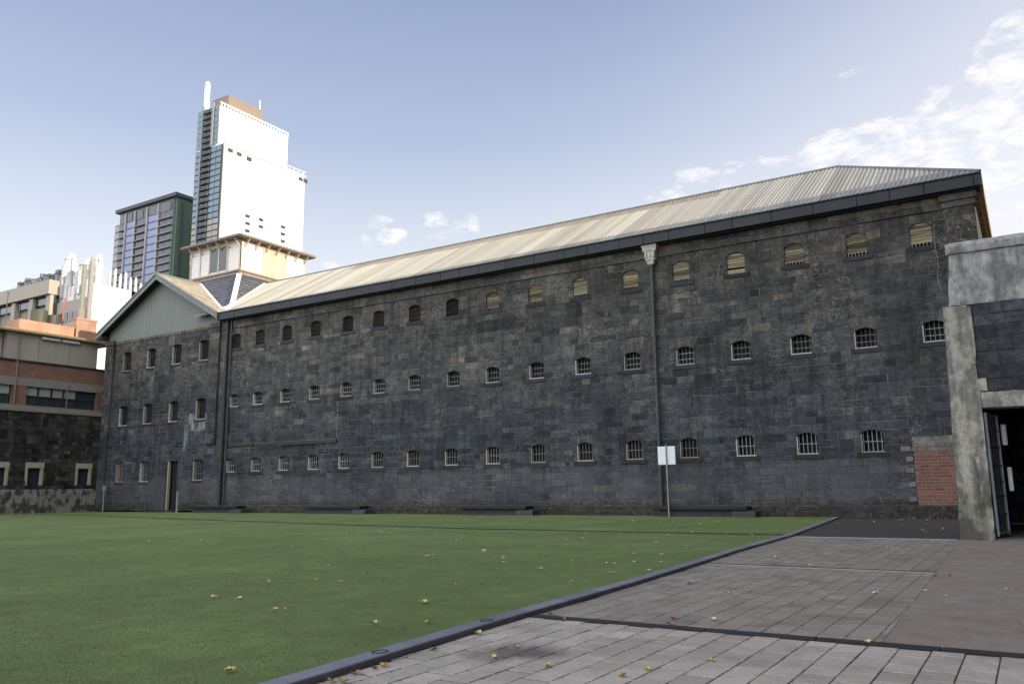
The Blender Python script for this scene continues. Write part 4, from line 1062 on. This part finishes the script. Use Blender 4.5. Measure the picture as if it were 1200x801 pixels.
# kerb blocks
a=MB(); r=random.Random(12)
def along(P,y):
    for (x0,y0),(x1,y1) in zip(P,P[1:]):
        if y0<=y<=y1: return x0+(x1-x0)*(y-y0)/(y1-y0)
    return P[-1][0]
y=-4
while y<36.4:
    y1=min(y+r.uniform(.9,1.15),36.45); g_=.004; t=r.uniform(.3,.8)
    pts=[(along(KL,y+g_),y+g_),(along(KR,y+g_),y+g_),(along(KR,y1-g_),y1-g_),(along(KL,y1-g_),y1-g_)]
    mid=[(along(KL,(y+y1)/2),(y+y1)/2)]
    top=[(x_+(.008 if i in (0,3) else -.008),y_,.014) for i,(x_,y_) in enumerate(pts)]
    s_=[(x_,y_,.006) for x_,y_ in pts]; b_=[(x_,y_,-.07) for x_,y_ in pts]
    a.face(top,0,t)
    for i in range(4): j=(i+1)%4; a.face([s_[i],s_[j],top[j],top[i]],0,t); a.face([b_[i],b_[j],s_[j],s_[i]],0,t*.6)
    y=y1
tag(a.build('kerb',M['kerb']),kind='structure')
# bolt rings cut into the kerb
for i,(y,lab) in enumerate(((5.35,'dark ring set in the kerb edge, nearest the camera'),(7.1,'dark ring set in the kerb edge beside the first drain strip'))):
    a=MB(); cx_=along(KR,y)-.10
    for k in range(20):
        t0=2*math.pi*k/20; t1=2*math.pi*(k+1)/20
        a.beam((cx_+.055*math.cos(t0),y+.075*math.sin(t0),.015),(cx_+.055*math.cos(t1),y+.075*math.sin(t1),.015),.012,.008)
    tag(a.build('kerb_ring',M['kerbdark']),lab,'ring','dark rings on the kerb')
# pavers
def pavers(name,y0,y1,xr_fn,matl,w,l,seed,gapc=.008,wob=.003,tm=(.5,.2),gy=.008):
    a=MB(); r=random.Random(seed); col=0; x=-.13-w*40
    while x<7.9:
        y=y0-(l*.5 if col%2 else 0)-r.uniform(0,.04)
        while y<y1:
            ya=max(y,y0); yb=min(y+l,y1); kx=along(KR,(ya+yb)/2)+.01
            xa=max(x,kx); xb=min(x+w,xr_fn((ya+yb)/2))
            if xb-xa>.04 and yb-ya>.04:
                z=-.04+r.uniform(-wob,wob); g_=gapc/2; t=min(1,max(0,r.gauss(*tm)))
                # clip to the slanted kerb
                xa0=max(x,along(KR,ya)+.01); xa1=max(x,along(KR,yb)+.01); xa0=min(xa0,xb-.02); xa1=min(xa1,xb-.02)
                P=[(xa0+g_,ya+gy),(xb-g_,ya+gy),(xb-g_,yb-gy),(xa1+g_,yb-gy)]; c=.003
                T_=[(P[0][0]+c,P[0][1]+c,z),(P[1][0]-c,P[1][1]+c,z),(P[2][0]-c,P[2][1]-c,z),(P[3][0]+c,P[3][1]-c,z)]
                a.face(T_,0,t)
                for i in range(4): j=(i+1)%4; a.face([(*P[i],z-.008),(*P[j],z-.008),T_[j],T_[i]],0,t*.8)
            y+=l
        x+=w; col+=1
    tag(a.build(name,matl,recalc=False),kind='structure')
bx=lambda y: -1.27-(y-8.2)*.028
pavers('pavement',-3.9,7.80,lambda y:7.9,M['paver1'],.243,.325,1,gapc=.008,tm=(.5,.3),wob=.002,gy=.014)
pavers('pavement',7.97,14.42,bx,M['paver2'],.243,.325,2,gapc=.005,tm=(.5,.24),wob=.0015,gy=.013)
pavers('pavement',14.66,23.0,lambda y:bx(y),M['paver2'],.243,.325,3,gapc=.005,tm=(.3,.24),wob=.0015,gy=.016)
# asphalt
sheet('asphalt',[(bx(7.97)-.06,7.97)]+[(bx(y)-.06+rnd.uniform(-.01,.01),y) for y in lin(9,23.2,12)]+[(-1.8,23.28),(8,23.28),(8,7.97)],-.0437,M['asphalt'])
sheet('asphalt',[(-5.66,23.14),(-1.6,23.32),(-1.6,36.75),(-7.0,36.75),(-6.95,36.4)],-.042,M['asphalt_dark'])
# drain strips
a=MB(); x=-4.7
while x<7.9:
    x1=min(x+rnd.uniform(.9,1.1),7.9); sk_=lambda X:.0+(-.035)*(X+4.7)*0
    a.box((x+.004,7.81,-.07),(x1-.004,7.96,-.030),0,rnd.uniform(.3,.8),cham=.006); x=x1
tag(a.build('drain_strip',M['kerb'] if False else M['kerbdark']),kind='structure')
a=MB(); a.box((-5.08,14.53,-.07),(bx(14.5),14.65,-.034),0,.5,cham=.006); tag(a.build('drain_strip',M['kerbdark']),kind='structure')
a=MB(); a.box((-5.08,14.43,-.07),(bx(14.5),14.52,-.034),0,.8,cham=.006); a.box((-5.6,23.0,-.07),(-1.75,23.14,-.030),0,.9,cham=.006); tag(a.build('concrete_edging',M['pale_edge']),kind='structure')
# turf seam
a=MB(); sp=[(-58,31.2),(-51.06,30.3),(-34.38,26.61),(-24,24.6),(-16.47,23.3),(-5.72,23.0)]
for p,q_ in zip(sp,sp[1:]):
    a.face([(p[0],p[1]-.20,.004),(q_[0],q_[1]-.20,.004),(q_[0],q_[1]+.20,.004),(p[0],p[1]+.20,.004)])
tag(a.build('turf_seam',M['seam'],recalc=False),kind='structure')

# turf pile, real blades where they can be told apart
rs=np.random.RandomState(3)
NB=150000
yy=2.2+12.5*rs.rand(NB)**1.6; xk=np.interp(yy,[p[1] for p in KL],[p[0] for p in KL]); xx=xk+.01-rs.rand(NB)*(2.0+yy*1.55)
hh=.004+.006*rs.rand(NB); an=rs.rand(NB)*6.283; wd=.0016+.0003*yy; lean=(rs.rand(NB,2)-.5)*.022
V=np.zeros((NB,3,3)); V[:,0]=np.stack([xx-wd*np.cos(an),yy-wd*np.sin(an),0*xx],1); V[:,1]=np.stack([xx+wd*np.cos(an),yy+wd*np.sin(an),0*xx],1); V[:,2]=np.stack([xx+lean[:,0],yy+lean[:,1],hh],1)
me=bpy.data.meshes.new('turf_pile'); me.vertices.add(NB*3); me.vertices.foreach_set('co',V.reshape(-1)); me.loops.add(NB*3); me.loops.foreach_set('vertex_index',np.arange(NB*3,dtype=np.int32))
me.polygons.add(NB); me.polygons.foreach_set('loop_start',np.arange(0,NB*3,3,dtype=np.int32)); me.polygons.foreach_set('loop_total',np.full(NB,3,dtype=np.int32))
me.materials.append(M['blade']); at=me.attributes.new('tone','FLOAT','FACE'); at.data.foreach_set('value',rs.rand(NB).astype(np.float32)); me.update(calc_edges=True)
o=bpy.data.objects.new('turf_pile',me); C.objects.link(o); tag(o,'short green artificial turf pile','turf',kind='stuff')

# ---- fallen leaves
def leafmat(nm,a,b_):
    m,nt,bb=mat(nm); n=N(nt); f=n.noise(n.coord((30,30,30)),1,4); n.link(n.mix(f,a,b_),bb.inputs['Base Color']); bb.inputs['Roughness'].default_value=.6; return m
LM=[leafmat('yellow_leaf',(.42,.34,.10),(.58,.50,.20)),leafmat('pale_leaf',(.48,.46,.26),(.60,.58,.38)),leafmat('brown_leaf',(.20,.08,.03),(.32,.15,.06)),leafmat('gold_leaf',(.50,.34,.04),(.62,.45,.06))]
def leafmesh(seed,mt):
    r=random.Random(seed); a=MB(); K=14; rim=[]
    for k in range(K):
        t=2*math.pi*k/K; rad=.045*(1+.35*math.cos(3*t+.5)*(.6 if k%2 else 1)+r.uniform(-.15,.15)); rim.append((rad*math.cos(t),rad*.8*math.sin(t),.008+.022*abs(math.sin(t*1.0+seed))+r.uniform(0,.006)))
    for k in range(K): a.face([(0,0,.004),rim[k],rim[(k+1)%K]],0)
    a.beam((.0,0,.006),(-.075,.01,.012),.004,.003)
    o=a.build('fallen_leaf',mt); me=o.data; bpy.data.objects.remove(o); return me
leaves={(i,s):leafmesh(s*5+i,LM[i]) for i in range(4) for s in range(3)}
labs=['yellow leaf fallen on the ','pale yellow leaf fallen on the ','brown leaf fallen on the ','bright golden leaf fallen on the ']
def leaf(x,y,z,surf,kind=None,size=1.0):
    if kind is None: kind=rnd.choices([0,1,2,3],[4,4,1.5,.5])[0]
    o=bpy.data.objects.new('fallen_leaf',leaves[(kind,rnd.randrange(3))]); C.objects.link(o); o.location=(x,y,z)
    o.rotation_euler=(rnd.uniform(-.2,.2),rnd.uniform(-.2,.2),rnd.uniform(0,6.28)); s=size*rnd.uniform(.6,.95); o.scale=(s,s,s)
    tag(o,labs[kind]+surf,'leaf',labs[kind].split(' fallen')[0]+' leaves on the '+surf)
LEAVES=[(-38.21, 21.19, 'green turf', 1), (-20.77, 14.3, 'green turf', 1), (-35.16, 25.01, 'green turf', 1), (-34.91, 26.14, 'green turf', 1), (-19.7, 15.12, 'green turf', 1), (-8.82, 7.02, 'green turf', 1), (-8.46, 7.11, 'green turf', 1), (-7.32, 6.65, 'green turf', 1), (-7.18, 6.65, 'green turf', 1), (-9.62, 8.62, 'green turf', 1), (-15.06, 14.16, 'green turf', 1), (-11.41, 11.34, 'green turf', 1), (-10.58, 10.8, 'green turf', 1), (-8.67, 9.09, 'green turf', 1), (-12.54, 13.53, 'green turf', 1), (-9.06, 10.09, 'green turf', 1), (-5.65, 6.41, 'green turf', 1), (-10.34, 13.28, 'green turf', 1), (-10.41, 13.48, 'green turf', 1), (-14.18, 17.65, 'green turf', 1), (-16.95, 21.9, 'green turf', 1), (-12.24, 16.6, 'green turf', 1), (-9.81, 14.45, 'green turf', 1), (-9.4, 14.15, 'green turf', 1), (-8.63, 13.39, 'green turf', 1), (-10.06, 14.85, 'green turf', 1), (-6.16, 7.86, 'green turf', 1), (-5.14, 4.26, 'green turf', 0), (-16.4, 15.28, 'green turf', 0), (-18.39, 16.87, 'green turf', 0), (-15.02, 14.18, 'green turf', 0), (-9.17, 9.09, 'green turf', 0), (-6.95, 9.58, 'green turf', 0), (-5.2, 6.71, 'green turf', 3), (-6.65, 9.72, 'green turf', 3), (-6.21, 7.92, 'green turf', 3), (-7.0, 11.97, 'green turf', 1), (-5.66, 10.55, 'green turf', 1), (-7.19, 13.45, 'green turf', 1), (-8.15, 12.63, 'green turf', 1), (-8.84, 13.72, 'green turf', 1), (-6.43, 13.24, 'green turf', 1), (-5.66, 11.85, 'green turf', 1), (-6.11, 13.75, 'green turf', 1), (-6.87, 15.48, 'green turf', 1), (-5.7, 13.93, 'green turf', 1), (-5.28, 12.47, 'green turf', 1), (-6.32, 15.49, 'green turf', 1), (-10.35, 19.12, 'green turf', 1), (-10.49, 21.12, 'green turf', 1), (-7.64, 20.54, 'green turf', 1), (-10.15, 19.58, 'green turf', 1), (-6.29, 13.3, 'green turf', 1), (-6.68, 17.92, 'green turf', 1), (-10.16, 28.55, 'green turf', 1), (-10.39, 31.59, 'green turf', 1), (-10.44, 33.35, 'green turf', 1), (-3.92, 6.27, 'pale pavers in the foreground', 0), (-3.86, 5.81, 'pale pavers in the foreground', 0), (-3.3, 5.74, 'pale pavers in the foreground', 0), (-2.66, 5.7, 'pale pavers in the foreground', 0), (-2.58, 5.97, 'pale pavers in the foreground', 3), (-2.28, 6.52, 'pale pavers in the foreground', 0), (-4.4, 4.55, 'pale pavers in the foreground', 3), (-4.31, 4.57, 'pale pavers in the foreground', 0), (-4.41, 4.82, 'pale pavers in the foreground', 2), (-4.41, 5.13, 'pale pavers in the foreground', 3), (-4.41, 5.02, 'pale pavers in the foreground', 2), (-4.47, 5.84, 'pale pavers in the foreground', 2), (-4.59, 6.67, 'pale pavers in the foreground', 0), (-4.59, 8.06, 'pale pavers in the foreground', 2), (-4.27, 7.76, 'dirty grey pavers', 2), (-3.21, 8.02, 'dirty grey pavers', 2), (-3.3, 8.34, 'dirty grey pavers', 2), (-2.93, 8.47, 'dirty grey pavers', 1), (-3.69, 10.88, 'dirty grey pavers', 0), (-3.43, 10.61, 'dirty grey pavers', 1), (-2.37, 11.24, 'dirty grey pavers', 1), (-1.83, 11.42, 'dirty grey pavers', 1), (-4.24, 11.37, 'dirty grey pavers', 2), (-1.37, 7.87, 'dirty grey pavers', 0), (-3.4, 14.89, 'dirty grey pavers', 1), (-4.3, 16.21, 'dirty grey pavers', 1), (-4.08, 16.09, 'dirty grey pavers', 1), (-3.69, 17.6, 'dirty grey pavers', 3), (-2.8, 19.5, 'dirty grey pavers', 1), (-2.01, 17.43, 'dirty grey pavers', 1), (-5.21, 22.48, 'dirty grey pavers', 1), (-3.9, 19.61, 'dirty grey pavers', 1), (-1.34, 11.95, 'brown asphalt', 1), (-1.08, 11.51, 'brown asphalt', 0), (-0.44, 12.6, 'brown asphalt', 1), (-0.26, 9.58, 'brown asphalt', 2), (-1.41, 19.55, 'brown asphalt', 1), (-0.55, 16.54, 'brown asphalt', 1), (-1.0, 22.65, 'brown asphalt', 0), (-1.4, 13.86, 'brown asphalt', 2), (-1.22, 14.08, 'brown asphalt', 2), (-0.71, 18.21, 'brown asphalt', 2), (-1.28, 20.41, 'brown asphalt', 0)]
for (x,y,s,k) in LEAVES:
    leaf(x,y,-.035 if s!='green turf' else .012,s,k)
for i in range(70):   # the thinner scatter across the lawn and along the wall
    y=rnd.uniform(16,36); x=rnd.uniform(-8-y*.55,-6)
    if x<along(KL,y)-.2: leaf(x,y,.012,'green turf',rnd.choice([1,1,0]),.9)
for i in range(24):
    x=rnd.uniform(-6.5,-2.0); y=rnd.uniform(33,36.6) if i%2 else rnd.uniform(24,33)
    if x>along(KR,y)+.1: leaf(x,y,-.037,'dark asphalt strip',rnd.choice([0,1,2]),1.1)
for i in range(16): leaf(rnd.uniform(-4.4,-1.9),36.55+rnd.uniform(-.15,.05),-.035,'ground by the brick patch',rnd.choice([0,0,2]),1.2)

# ================================================================== off to the right: an unseen block added to shade the yard
nb=empty('yard_shade_block',(14,10,0),'unseen tall brick block added to shade the yard from the right','building')
a=MB(); a.box((6,-40,0),(22,37.5,37.4),0); part(a,'wall',brick_tex('shade_block_brick',(.20,.13,.10),(.16,.10,.08),(.22,.2,.18)),nb)  # body of the added shade block
a=MB(); a.box((5.7,-40.3,37.4),(22.3,37.5,37.8),0); part(a,'roof_slab',M['conc_band'],nb)  # top of the added shade block
for i in range(8):
    for j in range(9):
        o=MB(); o.box((5.93,-34+j*7.6,3+i*4.2),(5.99,-31+j*7.6,5+i*4.2)); part(o,'window',M['lglass'],nb)  # windows of the added shade block

# ================================================================== sky, sun, camera
w=bpy.data.worlds.new('World'); bpy.context.scene.world=w; w.use_nodes=True; nt=w.node_tree; nt.nodes.clear(); n=N(nt)
out=n.new('ShaderNodeOutputWorld'); bg=n.new('ShaderNodeBackground'); n.link(bg.outputs[0],out.inputs[0])
sky=n.new('ShaderNodeTexSky'); sky.sky_type='NISHITA'; sky.sun_disc=False; sky.sun_elevation=R(SUN_EL); sky.sun_rotation=R(90-SUN_AZ)
sky.air_density=1.0; sky.dust_density=1.2; sky.ozone_density=1.0; sky.altitude=50
tc=n.new('ShaderNodeTexCoord'); G=tc.outputs['Generated']; d=n.sep(G)
# cloud wisps: noise on a flat layer high above, denser towards the right-hand horizon
hz=n.math('MAXIMUM',d[2],.04); cu=n.math('DIVIDE',d[0],hz); cv=n.math('DIVIDE',d[1],hz)
cbx=n.new('ShaderNodeCombineXYZ'); n.link(cu,cbx.inputs[0]); n.link(cv,cbx.inputs[1])
mpn=n.new('ShaderNodeMapping'); n.link(cbx.outputs[0],mpn.inputs[0]); mpn.inputs['Scale'].default_value=(1.0,1.0,1); mpn.inputs['Location'].default_value=(3.1,1.7,0)
n1=n.noise(mpn.outputs[0],2.1,9,.58,.35)
CLOUDS=[(-0.629, 0.712, 0.31, 0.039, 1.15), (-0.645, 0.707, 0.29, 0.028, 0.69), (-0.575, 0.757, 0.31, 0.036, 1.21), (-0.545, 0.778, 0.312, 0.033, 0.98), (-0.681, 0.686, 0.256, 0.039, 0.92), (-0.614, 0.733, 0.293, 0.033, 0.69), (-0.5, 0.802, 0.326, 0.055, 0.17), (-0.325, 0.883, 0.338, 0.05, 0.8), (-0.296, 0.889, 0.349, 0.05, 0.85), (-0.268, 0.898, 0.35, 0.04, 0.7), (-0.373, 0.867, 0.33, 0.06, 0.45), (-0.194, 0.913, 0.359, 0.09, 0.53), (-0.127, 0.884, 0.45, 0.035, 0.53), (-0.128, 0.894, 0.43, 0.035, 0.53), (-0.124, 0.926, 0.357, 0.09, 0.72), (-0.066, 0.934, 0.351, 0.09, 0.85), (-0.026, 0.936, 0.351, 0.08, 0.77), (0.013, 0.92, 0.391, 0.08, 0.77), (-0.024, 0.915, 0.404, 0.05, 0.59), (0.033, 0.894, 0.446, 0.06, 0.85), (0.028, 0.904, 0.426, 0.05, 0.77), (0.028, 0.933, 0.36, 0.08, 0.81), (0.006, 0.954, 0.299, 0.09, 0.85), (-0.135, 0.93, 0.341, 0.07, 0.68), (-0.222, 0.91, 0.349, 0.06, 0.51)]
tot=None
for (vx,vy,vz,rad,st) in CLOUDS:
    dt=n.new('ShaderNodeVectorMath',operation='DISTANCE'); n.link(G,dt.inputs[0]); dt.inputs[1].default_value=(vx,vy,vz)
    mr=n.new('ShaderNodeMapRange',interpolation_type='SMOOTHSTEP'); n.link(dt.outputs['Value'],mr.inputs[0]); mr.inputs[1].default_value=rad; mr.inputs[2].default_value=rad*.15; mr.inputs[3].default_value=0; mr.inputs[4].default_value=st
    tot=mr.outputs[0] if tot is None else n.math('ADD',tot,mr.outputs[0])
mg_=n.new('ShaderNodeMapping'); n.link(G,mg_.inputs[0]); mg_.inputs['Scale'].default_value=(1,1,2.4)
n3=n.noise(mg_.outputs[0],21.0,10,.68,.3)
cl_=n.math('ADD',n.math('MULTIPLY',n.math('SUBTRACT',n3,.5),3.2),n.math('SUBTRACT',n.math('MINIMUM',tot,1.15),.95))
cm=n.ramp(cl_,[(.0,0),(.3,.4),(.75,1)])
rightness=n.math('ADD',n.math('MULTIPLY',d[0],.8),n.math('MULTIPLY',d[2],-1.15))
vl=n.new('ShaderNodeMapRange',interpolation_type='SMOOTHSTEP'); n.link(rightness,vl.inputs[0]); vl.inputs[1].default_value=-.95; vl.inputs[2].default_value=-.12; vl.inputs[3].default_value=.0; vl.inputs[4].default_value=.9
skyc=n.mix(1.0,sky.outputs[0],(1.0,.93,1.02),'MULTIPLY')
grad=n.ramp(d[2],[(0,(1.05,1.05,1.04)),(.20,(.90,.94,.97)),(.40,(.46,.54,.72)),(.56,(.30,.375,.58)),(.80,(.18,.24,.44))]); grad=n.mix(1.0,grad,(10.2,10.1,10.0),'MULTIPLY')
skyc=n.mix(.8,skyc,grad)
skyc=n.mix(vl.outputs[0],skyc,(8.2,8.2,8.6))
skyc=n.mix(cm,skyc,(9.8,9.6,9.4))
# fill light added to the unseen sky behind the camera, mottled like cloud
mb_=n.new('ShaderNodeMapRange',interpolation_type='SMOOTHSTEP'); n.link(d[1],mb_.inputs[0]); mb_.inputs[1].default_value=.12; mb_.inputs[2].default_value=-.45; mb_.inputs[3].default_value=0; mb_.inputs[4].default_value=1
sky_fill=n.math('MULTIPLY',mb_.outputs[0],n.ramp(n1,[(.3,.55),(.6,1)]))
skyc=n.mix(sky_fill,skyc,(24,24.3,25.6))
n.link(skyc,bg.inputs[0]); bg.inputs[1].default_value=.055

sd=bpy.data.lights.new('sun','SUN'); sd.energy=3.4; sd.angle=R(.5); sd.color=(1,.86,.66); so=bpy.data.objects.new('sun',sd); C.objects.link(so)
dv=Vector((math.cos(R(SUN_EL))*math.cos(R(SUN_AZ)),math.cos(R(SUN_EL))*math.sin(R(SUN_AZ)),math.sin(R(SUN_EL))))
so.rotation_euler=dv.to_track_quat('Z','Y').to_euler()

cam=bpy.data.cameras.new('camera'); cam.lens=36*962.7513/1200; cam.sensor_width=36; cam.clip_end=4000; cam.clip_start=.05
co=bpy.data.objects.new('camera',cam); C.objects.link(co)
yaw,pitch,roll=-0.55907,0.17688,-0.01181
from mathutils import Matrix
fw=Vector((math.sin(yaw)*math.cos(pitch),math.cos(yaw)*math.cos(pitch),math.sin(pitch))); rt=Vector((math.cos(yaw),-math.sin(yaw),0)); up=rt.cross(fw)
r2=rt*math.cos(roll)+up*math.sin(roll); u2=-rt*math.sin(roll)+up*math.cos(roll)
mx=Matrix((r2,u2,-fw)).transposed().to_4x4(); mx.translation=Vector((0,0,1.3)); co.matrix_world=mx
S=bpy.context.scene; S.camera=co
S.view_settings.view_transform='Standard'; S.view_settings.look='None'; S.view_settings.gamma=1; S.view_settings.exposure=1.1
S.cycles.max_bounces=4; S.cycles.use_denoising=True
